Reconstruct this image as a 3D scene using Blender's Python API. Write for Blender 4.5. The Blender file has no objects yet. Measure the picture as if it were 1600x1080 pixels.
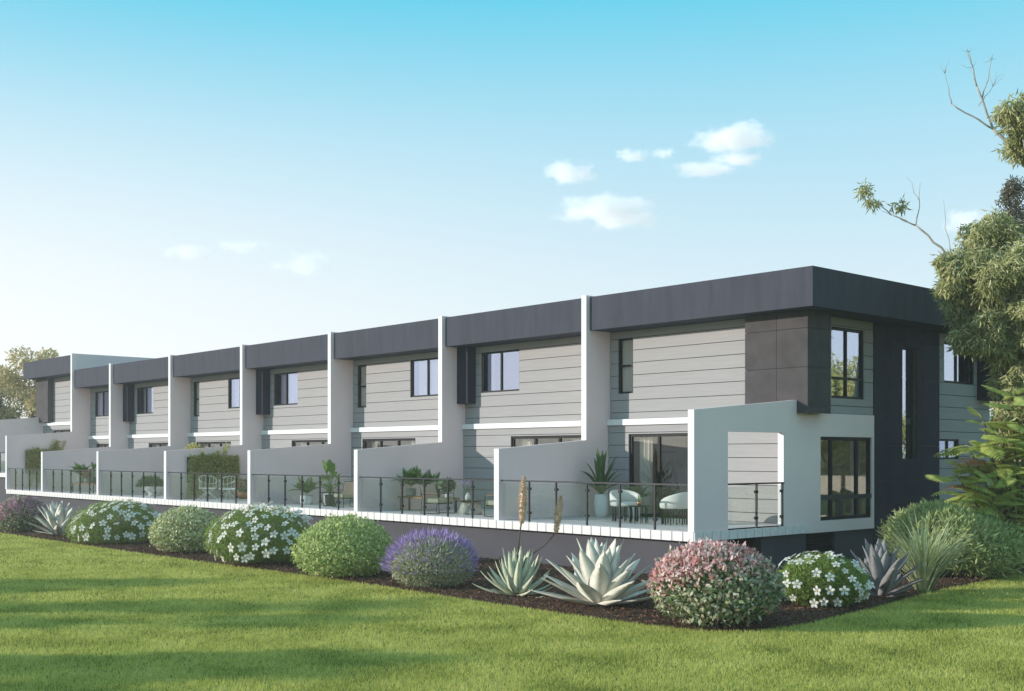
import bpy, bmesh, math, random
import numpy as np
from mathutils import Vector, Matrix

S = bpy.context.scene
R = math.radians
COL = S.collection
GZ = -1.05                                   # ground level; terrace decks are z = 0

# ------------------------------------------------------------------ camera
cam = bpy.data.cameras.new("camera"); cam_o = bpy.data.objects.new("camera", cam); COL.objects.link(cam_o)
cam.lens = 40.52; cam.sensor_width = 36.0; cam.shift_y = 0.1075
cam.clip_start = 0.1; cam.clip_end = 6000
cam_o.location = (15.24, -18.92, 1.60)
cam_o.rotation_euler = (R(90), 0, R(90 - 42.15))
S.camera = cam_o

# ------------------------------------------------------------------ world, sun, exposure
SUN_DIR = Vector((-0.755, -1.0, 0.3125)).normalized()         # towards the sun
SUN_EL = math.asin(SUN_DIR.z)
w = bpy.data.worlds.new("World"); S.world = w; w.use_nodes = True
nt = w.node_tree; nt.nodes.clear()
sky = nt.nodes.new("ShaderNodeTexSky"); sky.sky_type = 'NISHITA'; sky.sun_disc = False
sky.sun_elevation = SUN_EL
sky.sun_rotation = math.atan2(SUN_DIR.x, SUN_DIR.y)
sky.air_density = 1.0; sky.dust_density = 0.6; sky.ozone_density = 1.0
# the clear pale blue of the photograph: the physical sky washed with one even elevation gradient, whiter towards the sun
geo = nt.nodes.new("ShaderNodeTexCoord")
sep = nt.nodes.new("ShaderNodeSeparateXYZ"); nt.links.new(geo.outputs["Generated"], sep.inputs[0])
ramp = nt.nodes.new("ShaderNodeValToRGB"); el = ramp.color_ramp.elements
STOPS = [(0.0, (0.86, 0.91, 0.93)), (0.08, (0.75, 0.84, 0.88)), (0.17, (0.58, 0.75, 0.84)), (0.27, (0.37, 0.67, 0.81)), (0.37, (0.12, 0.58, 0.77)), (1.0, (0.38, 0.50, 0.61))]
while len(el) < len(STOPS): el.new(0.5)
for e_, (p_, c_) in zip(el, STOPS): e_.position = p_; e_.color = c_ + (1,)
nt.links.new(sep.outputs[2], ramp.inputs[0])
dot = nt.nodes.new("ShaderNodeVectorMath"); dot.operation = 'DOT_PRODUCT'; dot.inputs[1].default_value = SUN_DIR
nt.links.new(geo.outputs["Generated"], dot.inputs[0])
mr = nt.nodes.new("ShaderNodeMapRange"); mr.interpolation_type = 'SMOOTHSTEP'
mr.inputs["From Min"].default_value = -0.35; mr.inputs["From Max"].default_value = 0.58; mr.inputs["To Max"].default_value = 1.0
nt.links.new(dot.outputs["Value"], mr.inputs["Value"])
fall = nt.nodes.new("ShaderNodeMapRange"); fall.interpolation_type = 'SMOOTHSTEP'
fall.inputs["From Min"].default_value = 0.0; fall.inputs["From Max"].default_value = 0.37; fall.inputs["To Min"].default_value = 1.0; fall.inputs["To Max"].default_value = 0.0
nt.links.new(sep.outputs[2], fall.inputs["Value"])
mul = nt.nodes.new("ShaderNodeMath"); mul.operation = 'MULTIPLY'
nt.links.new(mr.outputs[0], mul.inputs[0]); nt.links.new(fall.outputs[0], mul.inputs[1])
wash = nt.nodes.new("ShaderNodeMixRGB"); wash.inputs[2].default_value = (0.98, 0.97, 0.96, 1)
nt.links.new(mul.outputs[0], wash.inputs[0]); nt.links.new(ramp.outputs[0], wash.inputs[1])
sc_ = nt.nodes.new("ShaderNodeVectorMath"); sc_.operation = 'SCALE'; sc_.inputs["Scale"].default_value = 10.0
nt.links.new(wash.outputs[0], sc_.inputs[0])
mixs = nt.nodes.new("ShaderNodeMixRGB"); mixs.inputs[0].default_value = 0.90
nt.links.new(sky.outputs[0], mixs.inputs[1]); nt.links.new(sc_.outputs[0], mixs.inputs[2])
bg = nt.nodes.new("ShaderNodeBackground"); bg.inputs["Strength"].default_value = 0.10
wo = nt.nodes.new("ShaderNodeOutputWorld")
nt.links.new(mixs.outputs[0], bg.inputs[0]); nt.links.new(bg.outputs[0], wo.inputs[0])

sl = bpy.data.lights.new("sun", 'SUN'); sl.energy = 3.7; sl.angle = R(0.6); sl.color = (1.0, 0.94, 0.87)
so = bpy.data.objects.new("sun", sl); COL.objects.link(so)
so.rotation_euler = SUN_DIR.to_track_quat('Z', 'Y').to_euler(); so.location = (-20, -40, 30)

vs = S.view_settings
S.display_settings.display_device = 'sRGB'
vs.view_transform = 'Standard'; vs.look = 'None'; vs.exposure = 0.27; vs.gamma = 1.0; vs.use_curve_mapping = False
S.render.engine = 'CYCLES'
cy = S.cycles
cy.use_denoising = True
cy.max_bounces = 8; cy.diffuse_bounces = 3; cy.glossy_bounces = 3; cy.transmission_bounces = 4
cy.transparent_max_bounces = 16; cy.volume_bounces = 1
cy.caustics_reflective = False; cy.caustics_refractive = False

# ------------------------------------------------------------------ materials
MATS = {}
def new_mat(name):
    m = bpy.data.materials.new(name); m.use_nodes = True
    n = m.node_tree; n.nodes.clear()
    out = n.nodes.new("ShaderNodeOutputMaterial")
    MATS[name] = m
    return m, n, out

def plain(name, col, rough=0.6, metal=0.0, var=0.12, scale=6.0, stretch=(1, 1, 1), bump=0.0, bscale=60.0, spec=0.12, coords='Object'):
    """principled with a noise that varies the base colour (wear, grain) and fine relief"""
    m, n, out = new_mat(name)
    L = n.links.new
    p = n.nodes.new("ShaderNodeBsdfPrincipled"); L(p.outputs[0], out.inputs[0])
    p.inputs["Roughness"].default_value = rough; p.inputs["Metallic"].default_value = metal
    p.inputs["Specular IOR Level"].default_value = spec
    tc = n.nodes.new("ShaderNodeTexCoord"); mp = n.nodes.new("ShaderNodeMapping")
    mp.inputs["Scale"].default_value = stretch
    L(tc.outputs[coords], mp.inputs[0])
    nz = n.nodes.new("ShaderNodeTexNoise"); nz.inputs["Scale"].default_value = scale; nz.inputs["Detail"].default_value = 6
    L(mp.outputs[0], nz.inputs["Vector"])
    cr = n.nodes.new("ShaderNodeValToRGB")
    cr.color_ramp.elements[0].position = 0.3; cr.color_ramp.elements[1].position = 0.7
    cr.color_ramp.elements[0].color = tuple(c * (1 - var) for c in col) + (1,)
    cr.color_ramp.elements[1].color = tuple(min(1, c * (1 + var)) for c in col) + (1,)
    L(nz.outputs[0], cr.inputs[0]); L(cr.outputs[0], p.inputs["Base Color"])
    if bump:
        n2 = n.nodes.new("ShaderNodeTexNoise"); n2.inputs["Scale"].default_value = bscale; n2.inputs["Detail"].default_value = 4
        L(mp.outputs[0], n2.inputs["Vector"])
        b = n.nodes.new("ShaderNodeBump"); b.inputs["Strength"].default_value = bump; b.inputs["Distance"].default_value = 0.01
        L(n2.outputs[0], b.inputs["Height"]); L(b.outputs[0], p.inputs["Normal"])
    return m

def leaf_mat(name, cols, rough=0.5, trans=0.3, spec=0.35):
    """leaf colour differs from leaf to leaf (random per island)"""
    m, n, out = new_mat(name); L = n.links.new
    g = n.nodes.new("ShaderNodeNewGeometry"); cr = n.nodes.new("ShaderNodeValToRGB")
    el = cr.color_ramp.elements
    while len(el) < len(cols): el.new(0.5)
    for i, c in enumerate(cols):
        el[i].position = i / max(1, len(cols) - 1); el[i].color = tuple(c) + (1,)
    L(g.outputs["Random Per Island"], cr.inputs[0])
    p = n.nodes.new("ShaderNodeBsdfPrincipled"); p.inputs["Roughness"].default_value = rough
    p.inputs["Specular IOR Level"].default_value = spec
    L(cr.outputs[0], p.inputs["Base Color"])
    t = n.nodes.new("ShaderNodeBsdfTranslucent"); L(cr.outputs[0], t.inputs[0])
    mx = n.nodes.new("ShaderNodeMixShader"); mx.inputs[0].default_value = trans
    L(p.outputs[0], mx.inputs[1]); L(t.outputs[0], mx.inputs[2]); L(mx.outputs[0], out.inputs[0])
    return m

def glass_mat(name, tint, refl=0.0, ior=1.5, gcol=(0.9, 0.9, 0.9)):
    m, n, out = new_mat(name); L = n.links.new
    t = n.nodes.new("ShaderNodeBsdfTransparent"); t.inputs[0].default_value = tuple(tint) + (1,)
    gl = n.nodes.new("ShaderNodeBsdfGlossy"); gl.inputs["Roughness"].default_value = 0.01; gl.inputs["Color"].default_value = tuple(gcol) + (1,)
    fr = n.nodes.new("ShaderNodeFresnel")
    ge = n.nodes.new("ShaderNodeNewGeometry"); mi = n.nodes.new("ShaderNodeMapRange")   # same index from both faces of the sheet
    mi.inputs["To Min"].default_value = ior; mi.inputs["To Max"].default_value = 1.0 / ior
    L(ge.outputs["Backfacing"], mi.inputs["Value"]); L(mi.outputs[0], fr.inputs["IOR"])
    ma = n.nodes.new("ShaderNodeMath"); ma.operation = 'ADD'; ma.inputs[1].default_value = refl; ma.use_clamp = True
    L(fr.outputs[0], ma.inputs[0])
    mx = n.nodes.new("ShaderNodeMixShader"); L(ma.outputs[0], mx.inputs[0]); L(t.outputs[0], mx.inputs[1]); L(gl.outputs[0], mx.inputs[2])
    L(mx.outputs[0], out.inputs[0])
    return m

plain("render_paint", (0.86, 0.715, 0.70), 0.9, var=0.035, scale=0.8, bump=0.08, bscale=90)
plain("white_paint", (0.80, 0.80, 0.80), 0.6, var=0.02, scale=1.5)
plain("board_paint", (0.372, 0.355, 0.355), 0.85, var=0.05, scale=2.2, stretch=(0.5, 0.5, 14), bump=0.10, bscale=40)
plain("joint_dark", (0.10, 0.10, 0.10), 0.9)
plain("fascia_cement", (0.062, 0.063, 0.083), 0.8, var=0.13, scale=2.0, stretch=(2.4, 2.4, 0.35), bump=0.05, bscale=30)
plain("panel_cement", (0.080, 0.071, 0.073), 0.8, var=0.16, scale=2.6, bump=0.05, bscale=40)
plain("panel_navy", (0.027, 0.026, 0.043), 0.7, var=0.14, scale=1.8, bump=0.04, bscale=40)
plain("podium_paint", (0.080, 0.076, 0.088), 0.7, var=0.10, scale=1.1, bump=0.10, bscale=70)
plain("tile_white", (0.80, 0.76, 0.74), 0.55, var=0.06, scale=9, bump=0.06)
plain("deck_stone", (0.60, 0.585, 0.57), 0.6, var=0.08, scale=4, bump=0.05)
plain("frame_black", (0.012, 0.012, 0.013), 0.35, var=0.05)
plain("rail_metal", (0.045, 0.047, 0.050), 0.35, metal=0.5, var=0.05)
plain("void_black", (0.010, 0.010, 0.011), 0.9)
plain("plaster_in", (0.66, 0.61, 0.54), 0.9, var=0.03)
plain("floor_oak", (0.30, 0.20, 0.12), 0.5, var=0.2, stretch=(1, 10, 1))
plain("curtain_linen", (0.74, 0.67, 0.57), 0.95, var=0.06, scale=30, stretch=(6, 6, 0.3))
plain("blind_white", (0.80, 0.79, 0.78), 0.9, var=0.03)
plain("roof_sheet", (0.30, 0.31, 0.32), 0.6, var=0.1)
glass_mat("window_glass", (0.90, 0.92, 0.93), 0.36, 1.6, (0.66, 0.74, 1.0))
glass_mat("side_glass", (0.88, 0.90, 0.93), 0.52, 1.6, (0.78, 0.82, 0.98))
glass_mat("corner_glass", (0.93, 0.93, 0.92), 0.16, 1.5)
glass_mat("door_glass", (0.94, 0.95, 0.95), 0.07, 1.5)
glass_mat("rail_glass", (0.93, 0.95, 0.94), 0.02, 1.45)

# ------------------------------------------------------------------ mesh helpers
class MB:
    def __init__(s): s.v = []; s.f = []
    def add(s, vs, fs):
        o = len(s.v); s.v += [tuple(map(float, p)) for p in vs]; s.f += [tuple(i + o for i in f) for f in fs]; return s
    def box(s, x0, x1, y0, y1, z0, z1):
        return s.add([(x0,y0,z0),(x1,y0,z0),(x1,y1,z0),(x0,y1,z0),(x0,y0,z1),(x1,y0,z1),(x1,y1,z1),(x0,y1,z1)],
                     [(0,3,2,1),(4,5,6,7),(0,1,5,4),(1,2,6,5),(2,3,7,6),(3,0,4,7)])
    def prism_x(s, poly, x0, x1):                       # polygon in (y, z)
        n = len(poly)
        return s.add([(x0, y, z) for y, z in poly] + [(x1, y, z) for y, z in poly],
                     [tuple(range(n)), tuple(range(2*n-1, n-1, -1))] + [(i, i+n, (i+1) % n + n, (i+1) % n) for i in range(n)])
    def prism_z(s, poly, z0, z1):                       # polygon in (x, y)
        n = len(poly)
        return s.add([(x, y, z0) for x, y in poly] + [(x, y, z1) for x, y in poly],
                     [tuple(range(n)), tuple(range(2*n-1, n-1, -1))] + [(i, i+n, (i+1) % n + n, (i+1) % n) for i in range(n)])
    def tube(s, pts, r, n=8, closed=False):
        pts = [Vector(p) for p in pts]; m = len(pts)
        rs = r if isinstance(r, (list, tuple)) else [r] * m
        vs = []; up = Vector((0, 0, 1))
        prev = None
        for i, p in enumerate(pts):
            a = pts[(i-1) % m] if (closed or i > 0) else p
            b = pts[(i+1) % m] if (closed or i < m-1) else p
            d = (b - a).normalized()
            if prev is None:
                u = d.cross(up) if abs(d.z) < 0.95 else d.cross(Vector((1, 0, 0)))
            else:
                u = prev - d * prev.dot(d)
            u.normalize(); prev = u; v = d.cross(u)
            for k in range(n):
                t = 2 * math.pi * k / n
                vs.append(p + (u * math.cos(t) + v * math.sin(t)) * rs[i])
        fs = []
        for i in range(m if closed else m - 1):
            for k in range(n):
                a0 = i*n + k; a1 = i*n + (k+1) % n; b0 = ((i+1) % m)*n + k; b1 = ((i+1) % m)*n + (k+1) % n
                fs.append((a0, a1, b1, b0))
        if not closed:
            fs.append(tuple(range(n-1, -1, -1))); fs.append(tuple((m-1)*n + k for k in range(n)))
        return s.add(vs, fs)
    def lathe(s, prof, n=20, cx=0, cy=0, cap=True):
        vs = []; m = len(prof)
        for r, z in prof:
            for k in range(n):
                t = 2*math.pi*k/n; vs.append((cx + r*math.cos(t), cy + r*math.sin(t), z))
        fs = [(i*n+k, i*n+(k+1) % n, (i+1)*n+(k+1) % n, (i+1)*n+k) for i in range(m-1) for k in range(n)]
        if cap: fs += [tuple(range(n-1, -1, -1)), tuple((m-1)*n + k for k in range(n))]
        return s.add(vs, fs)
    def mesh(s, name, mat, smooth=False, bevel=0.0, recalc=True):
        me = bpy.data.meshes.new(name); me.from_pydata(s.v, [], s.f)
        if recalc or bevel:
            bm = bmesh.new(); bm.from_mesh(me)
            if bevel:
                bmesh.ops.bevel(bm, geom=list(bm.edges), offset=bevel, segments=2, profile=0.7, affect='EDGES', clamp_overlap=True)
            bmesh.ops.recalc_face_normals(bm, faces=list(bm.faces)); bm.to_mesh(me); bm.free()
        me.materials.append(MATS[mat])
        if smooth: me.polygons.foreach_set("use_smooth", [True] * len(me.polygons))
        me.update(); return me
    def build(s, name, mat, parent=None, loc=None, rz=0, smooth=False, bevel=0.0):
        return put(name, s.mesh(name, mat, smooth, bevel), parent, loc, rz)

def put(name, me, parent=None, loc=None, rz=0, scale=None):
    o = bpy.data.objects.new(name, me); COL.objects.link(o)
    if parent: o.parent = parent
    if loc is not None: o.location = loc
    if rz: o.rotation_euler = (0, 0, rz)
    if scale is not None: o.scale = scale if hasattr(scale, '__len__') else (scale,)*3
    return o

def tag(o, label=None, cat=None, group=None, kind=None):
    if label: o["label"] = label
    if cat: o["category"] = cat
    if group: o["group"] = group
    if kind: o["kind"] = kind
    return o

def thing(name, label, cat, loc=(0, 0, 0), rz=0, group=None):
    o = bpy.data.objects.new(name, None); COL.objects.link(o)
    o.empty_display_size = 0.3; o.location = loc; o.rotation_euler = (0, 0, rz)
    return tag(o, label, cat, group)

def tri_mesh(name, verts, faces, mat, smooth=False):
    """fast mesh from numpy arrays; faces (n, k)"""
    me = bpy.data.meshes.new(name)
    nv, nf, k = len(verts), len(faces), faces.shape[1]
    me.vertices.add(nv); me.vertices.foreach_set("co", np.ascontiguousarray(verts, dtype=np.float32).ravel())
    me.loops.add(nf * k); me.loops.foreach_set("vertex_index", np.ascontiguousarray(faces, dtype=np.int32).ravel())
    me.polygons.add(nf); me.polygons.foreach_set("loop_start", np.arange(0, nf * k, k, dtype=np.int32))
    if smooth: me.polygons.foreach_set("use_smooth", np.ones(nf, dtype=bool))
    me.update(calc_edges=True); me.validate()
    me.materials.append(MATS[mat]); return me

# ------------------------------------------------------------------ architecture helpers
def rect_minus(u0, u1, z0, z1, openings):
    """rectangle minus rectangular openings -> runs of boxes (u0,u1,z0,z1); a run is one connected piece"""
    ub = sorted({u0, u1} | {min(max(c, u0), u1) for o in openings for c in o[:2]})
    runs = []; cur = []
    for a, b in zip(ub[:-1], ub[1:]):
        if b - a < 1e-4: continue
        zs = [(z0, z1)]
        for (p, q, r, t) in openings:
            if p < b - 1e-5 and q > a + 1e-5:
                nz_ = []
                for (c, d) in zs:
                    if r > c: nz_.append((c, min(d, r)))
                    if t < d: nz_.append((max(c, t), d))
                zs = [(c, d) for c, d in nz_ if d - c > 0.015]
        if not zs:
            if cur: runs.append(cur); cur = []
            continue
        cur += [(a, b, c, d) for c, d in zs]
    if cur: runs.append(cur)
    return runs

def slabbox(mb, plane, pos, t, r):
    """box on a wall whose outer face lies at pos; wall runs inwards by t"""
    u0, u1, z0, z1 = r
    if plane == 'y': mb.box(u0, u1, pos, pos + t, z0, z1)
    else: mb.box(pos - t, pos, u0, u1, z0, z1)

def boards(parent, plane, pos, u0, u1, joints, openings, mat="board_paint", gap=0.017, name='board', t=0.03):
    js = sorted(joints)
    for a, b in zip(js[:-1], js[1:]):
        for run in rect_minus(u0, u1, a + gap/2, b - gap/2, openings):
            mb = MB()
            for r in run: slabbox(mb, plane, pos, t, r)
            mb.build(name, mat, parent)

def backing(parent, name, plane, pos, u0, u1, z0, z1, openings, mat="joint_dark", t=0.14):
    mb = MB()
    for run in rect_minus(u0, u1, z0, z1, openings):
        for r in run: slabbox(mb, plane, pos, t, r)
    return mb.build(name, mat, parent)

def window(parent, plane, pos, u0, u1, z0, z1, vs=(), hs=(), fr=0.05, name='window', inset=0.045, curtain=None, blind=None, glass="window_glass", bmat="blind_white"):
    """frame bars with panes as children; vs / hs are inner bar centres"""
    t = 0.07
    p = pos + inset if plane == 'y' else pos - inset
    mb = MB(); e = 0.003
    A0, A1, B0, B1 = u0 + e, u1 - e, z0 + e, z1 - e
    for r in ((A0, A1, B0, B0 + fr), (A0, A1, B1 - fr, B1), (A0, A0 + fr, B0 + fr, B1 - fr), (A1 - fr, A1, B0 + fr, B1 - fr)):
        slabbox(mb, plane, p, t, r)
    vb = [A0 + fr] + [v for v in vs] + [A1 - fr]
    for v in vs: slabbox(mb, plane, p, t, (v - fr/2, v + fr/2, B0 + fr, B1 - fr))
    cols = []; lo = A0 + fr
    for v in vs: cols.append((lo, v - fr/2)); lo = v + fr/2
    cols.append((lo, A1 - fr))
    rows = []; lo = B0 + fr
    for h in hs:
        rows.append((lo, h - fr/2)); lo = h + fr/2
        for c in cols: slabbox(mb, plane, p, t, (c[0], c[1], h - fr/2, h + fr/2))
    rows.append((lo, B1 - fr))
    o = mb.build(name, "frame_black", parent)
    g = p + t*0.5 if plane == 'y' else p - t*0.5
    for c in cols:
        for q in rows:
            m2 = MB(); slabbox(m2, plane, g, 0.008, (c[0], c[1], q[0], q[1])); m2.build('pane', glass, o)
    if curtain:
        for (a, b) in curtain:
            n = max(8, int((b - a) / 0.03)); pts = []
            for i in range(n + 1):
                u = a + (b - a) * i / n; pts.append((u, 0.035 * math.sin(u * 42) + 0.012 * math.sin(u * 97)))
            m3 = MB(); off = 0.30
            poly = [(u, off + d) for u, d in pts] + [(u, off + d + 0.012) for u, d in reversed(pts)]
            if plane == 'y': m3.prism_z([(u, pos + d) for u, d in poly], z0 - 0.02, z1 + 0.05)
            else: m3.prism_z([(pos - d, u) for u, d in poly], z0 - 0.02, z1 + 0.05)
            m3.build('curtain', "curtain_linen", o)
    if blind:
        m3 = MB(); slabbox(m3, plane, pos + 0.135 if plane == 'y' else pos - 0.135, 0.012, blind); m3.build('blind', bmat, o)
    return o

def balustrade(parent, plane, pos, u0, u1, posts, end_posts=(False, False), top=1.0):
    """dark rail on posts with clamped glass panels between them"""
    def bx(mb, a, b, d0, d1, z0, z1):
        if plane == 'y': mb.box(a, b, pos + d0, pos + d1, z0, z1)
        else: mb.box(pos - d1, pos - d0, a, b, z0, z1)
    mb = MB(); bx(mb, u0, u1, -0.025, 0.025, top - 0.035, top)
    o = mb.build('balustrade', "rail_metal", parent)
    for u in posts:
        m2 = MB(); bx(m2, u - 0.016, u + 0.016, -0.022, 0.022, 0.0, top - 0.035)
        m2.build('post', "rail_metal", o)
        m3 = MB()
        for z in (0.22, 0.80): bx(m3, u - 0.05, u + 0.05, -0.014, 0.034, z - 0.03, z + 0.03)
        m3.build('clamp', "frame_black", o)
    edges = [u0] + list(posts) + [u1]
    for a, b in zip(edges[:-1], edges[1:]):
        if b - a < 0.2: continue
        m4 = MB(); bx(m4, a + 0.022, b - 0.022, 0.004, 0.014, 0.09, top - 0.075); m4.build('glass_panel', "rail_glass", o)
    return o

UPJ = [2.575, 2.75, 3.08, 3.41, 3.74, 4.07, 4.40, 4.73, 4.93]
LOJ = [0.0, 0.23, 0.56, 0.89, 1.22, 1.55, 1.88, 2.21, 2.405]
YU, YL = 4.0, 3.92
ROOF0, ROOF1 = 4.93, 5.82

def party_wall(parent, x, zb=0.0, back=13.2, name='party_wall', back_low=-1.05):
    mb = MB()
    mb.prism_x([(0.0, zb), (0.0, 1.77), (3.1, 2.01), (3.1, 5.86), (back, 5.86), (back, zb)], x - 0.088, x + 0.088)
    o = mb.build(name, "render_paint", parent)
    MB().box(x - 0.09, x + 0.09, -0.018, -0.001, zb, 1.772).build('painted_sun_edge', "white_paint", o)      # added white strips: sun glare on the front edges put into the colour
    MB().box(x - 0.09, x + 0.09, 3.082, 3.099, 2.012, 5.862).build('painted_sun_edge', "white_paint", o)
    return o

def townhouse(label, x0, w, z0, up_open, lo_open, left_wall=True, tiles=20, posts=(), group='row of attached townhouses', x_end=None, roof_x=None, back=13.2, x_left=0.1, foot=-1.06, rooms=True, gap_r=0.1):
    T = thing('townhouse', label, 'townhouse', (x0, 0, z0), 0, group)
    xe = w - 0.09 if x_end is None else x_end
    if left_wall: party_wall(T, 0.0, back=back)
    # deck slab, edge tiles, podium
    d = MB().box(0.0, w, 0.28, YL + 0.02, -0.2, -0.003).build('deck', "deck_stone", T)
    tw = w / tiles
    me = MB().box(0.014, tw - 0.014, -0.02, 0.279, -0.2, -0.002).mesh('tile', "tile_white", bevel=0.004)
    for i in range(tiles): put('tile', me, d, (i * tw, 0, 0))
    MB().box(0.0, w, 0.16, 0.40, foot, -0.203).build('podium_wall', "podium_paint", T)
    # walls
    wl = backing(T, 'lower_wall', 'y', YL + 0.03, x_left, xe, 0.0, 2.40, lo_open)
    boards(wl, 'y', YL, x_left, xe, LOJ, lo_open)
    wu = backing(T, 'upper_wall', 'y', YU + 0.03, x_left, xe, 2.58, 4.925, up_open)
    boards(wu, 'y', YU, x_left, xe, UPJ, up_open)
    MB().box(x_left, xe, YL - 0.06, YU + 0.2, 2.41, 2.57).build('floor_beam', "white_paint", T)
    # roof
    ra, rb, ry = roof_x if roof_x else (x_left + 0.02, w - gap_r - 0.0, back)
    MB().box(ra, rb, 3.2, ry, ROOF0, ROOF1).build('roof', "fascia_cement", T)
    # plain rooms behind the glass
    if rooms:
        MB().box(0.1, w - 0.1, YL + 0.18, back - 0.1, -0.15, -0.004).build('room_floor', "floor_oak", T)
        MB().box(0.1, w - 0.17, YU + 0.21, back - 0.1, 2.42, 2.575).build('floor_slab', "plaster_in", T)
        MB().box(0.1, w - 0.17, 7.2, 7.3, 0.0, 2.415).build('room_wall', "plaster_in", T)
        MB().box(0.1, w - 0.17, 7.2, 7.3, 2.58, 4.925).build('room_wall', "plaster_in", T)
        MB().box(0.1, w - 0.17, back - 0.15, back, -0.9, 4.925).build('back_wall', "board_paint", T)
    if posts:
        balustrade(T, 'y', 0.08, 0.09, w - (0.09 if x_end is None else 0.17), posts)
    return T

def sliding_door(T, a, b, curtain=None):
    third = (b - a) / 3
    return window(T, 'y', YL, a, b, 0.0, 2.17, vs=(a + third, a + 2*third), fr=0.075, name='sliding_door', inset=0.05, curtain=curtain, glass="door_glass")

POSTS = [1.09, 2.09, 3.09, 4.09, 5.09]
LABELS = {
 2: "second townhouse from the near corner, dark bay and wooden bench on its terrace",
 3: "third townhouse from the near corner, with the wire basket planter on its terrace",
 4: "fourth townhouse from the near corner, with the leafy green wall beside white wire chairs",
 5: "fifth townhouse from the near corner, with the white bowl planter on its terrace",
 6: "sixth townhouse from the near corner, with the far wooden plant bench on its terrace",
}
HX = {1: -6.22}
for k in range(2, 7): HX[k] = -6.22 - 6.12 * (k - 1)
HOUSE = {}
for k in range(2, 7):
    if k % 2 == 0:
        up = [(0.85, 2.58, 3.51, 4.74)]; lo = [(2.29, 5.29, 0.0, 2.17)]
    else:
        up = [(0.36, 0.90, 3.26, 4.74), (3.40, 5.14, 3.51, 4.74)]; lo = [(0.78, 3.78, 0.0, 2.17)]
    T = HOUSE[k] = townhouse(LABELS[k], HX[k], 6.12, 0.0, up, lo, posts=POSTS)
    if k % 2 == 0:
        a = up[0]
        window(T, 'y', YU, *a, vs=((a[0] + a[1]) / 2,), curtain=[(a[0] + 0.02, a[0] + (0.3 if k == 2 else 0.75))], blind=None if k == 2 else (a[0] + 0.8, a[1], a[2], a[3]))
        bay = MB().box(0.092, 0.60, 3.67, 3.998, 3.19, 4.927).build('bay', "panel_navy", T)
        sliding_door(T, 2.29, 5.29, curtain=[(2.4, 2.9), (4.6, 5.2)])
    else:
        window(T, 'y', YU, *up[0], hs=(4.0,), blind=(up[0][0], up[0][1], 3.26, 4.74), bmat="curtain_linen", glass="door_glass")
        a = up[1]
        window(T, 'y', YU, *a, vs=((a[0] + a[1]) / 2,), curtain=[(a[0] + 0.02, a[0] + 0.3)], blind=(a[0] + 0.3, a[1], a[2], a[3]))
        sliding_door(T, 0.78, 3.78, curtain=[(0.9, 1.3), (3.2, 3.7)])

# house 7: the narrow one against the raised block
T = HOUSE[7] = townhouse("narrow townhouse tucked against the raised far block, seventh from the near corner", -41.42, 4.60, 0.0,
                         [(0.64, 2.38, 3.51, 4.74)], [(1.0, 3.6, 0.0, 2.17)], left_wall=False, tiles=15, posts=[1.0, 1.9, 2.8, 3.7])
window(T, 'y', YU, 0.64, 2.38, 3.51, 4.74, vs=(1.51,), blind=(0.7, 1.4, 3.51, 4.74))
sliding_door(T, 1.0, 3.6, curtain=[(1.1, 1.6)])

# house 8: raised block at the far left
T = HOUSE[8] = townhouse("raised townhouse at the far left end, standing higher than the rest", -47.64, 6.22, 0.77,
                         [(4.5, 5.6, 3.51, 4.74)], [(1.6, 4.6, 0.0, 2.17)], left_wall=False, tiles=20, posts=POSTS,
                         roof_x=(-0.75, 6.10, 14.2), foot=-1.83)
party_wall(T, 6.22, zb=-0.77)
window(T, 'y', YU, 4.5, 5.6, 3.51, 4.74, vs=(5.05,), blind=(4.6, 5.5, 3.51, 4.74))
sliding_door(T, 1.6, 4.6, curtain=[(1.7, 2.4)])
MB().prism_x([(0.0, 0.0), (0.0, 2.56), (3.7, 2.88), (3.7, 2.57), (13.0, 2.57), (13.0, 0.0)], 0.0, 0.16).build('end_wall', "render_paint", T)
MB().box(0.05, 0.16, 4.66, 13.0, 2.573, 4.927).build('side_wall', "board_paint", T)
bx_ = MB().box(-0.26, 1.42, 3.73, 4.65, 2.60, 4.926).build('corner_bay', "joint_dark", T)
for (a, b) in ((-0.29, 0.565), (0.575, 1.45)):
    for (c, d) in ((2.59, 3.625), (3.635, 4.515), (4.525, 4.925)):
        MB().box(a, b, 3.70, 3.729, c, d).build('panel', "panel_cement", bx_)

# ------------------------------------------------------------------ house 1: the near corner
WX = 6.22                                        # world x = 0 in house coordinates
T = HOUSE[1] = townhouse("corner townhouse nearest the viewer, with dark wrapped corner and pale side wall", HX[1], 6.22, 0.0,
              [(0.39, 0.93, 3.26, 4.74)], [(0.84, 3.84, 0.0, 2.17)], tiles=21, posts=[1.09, 2.02, 3.03, 4.05, 5.07], x_end=6.06, x_left=0.1,
              roof_x=(0.12, 6.97, 14.2), back=13.4, rooms=False)
window(T, 'y', YU, 0.39, 0.93, 3.26, 4.74, hs=(4.0,), blind=(0.39, 0.93, 3.26, 4.74), bmat="curtain_linen", glass="door_glass")
sliding_door(T, 0.84, 3.84, curtain=[(0.95, 1.42)])
MB().box(0.1, WX - 0.12, YL + 0.18, 13.2, -0.15, -0.004).build('room_floor', "floor_oak", T)
MB().box(0.1, WX - 0.20, YU + 0.21, 13.2, 2.42, 2.575).build('floor_slab', "plaster_in", T)
MB().box(0.1, WX - 0.21, 7.2, 7.3, 0.0, 2.415).build('room_wall', "plaster_in", T)
MB().box(0.1, WX - 0.21, 7.2, 7.3, 2.58, 4.925).build('room_wall', "plaster_in", T)
MB().box(0.1, WX - 0.20, 13.3, 13.45, -1.05, 4.925).build('back_wall', "board_paint", T)
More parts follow.
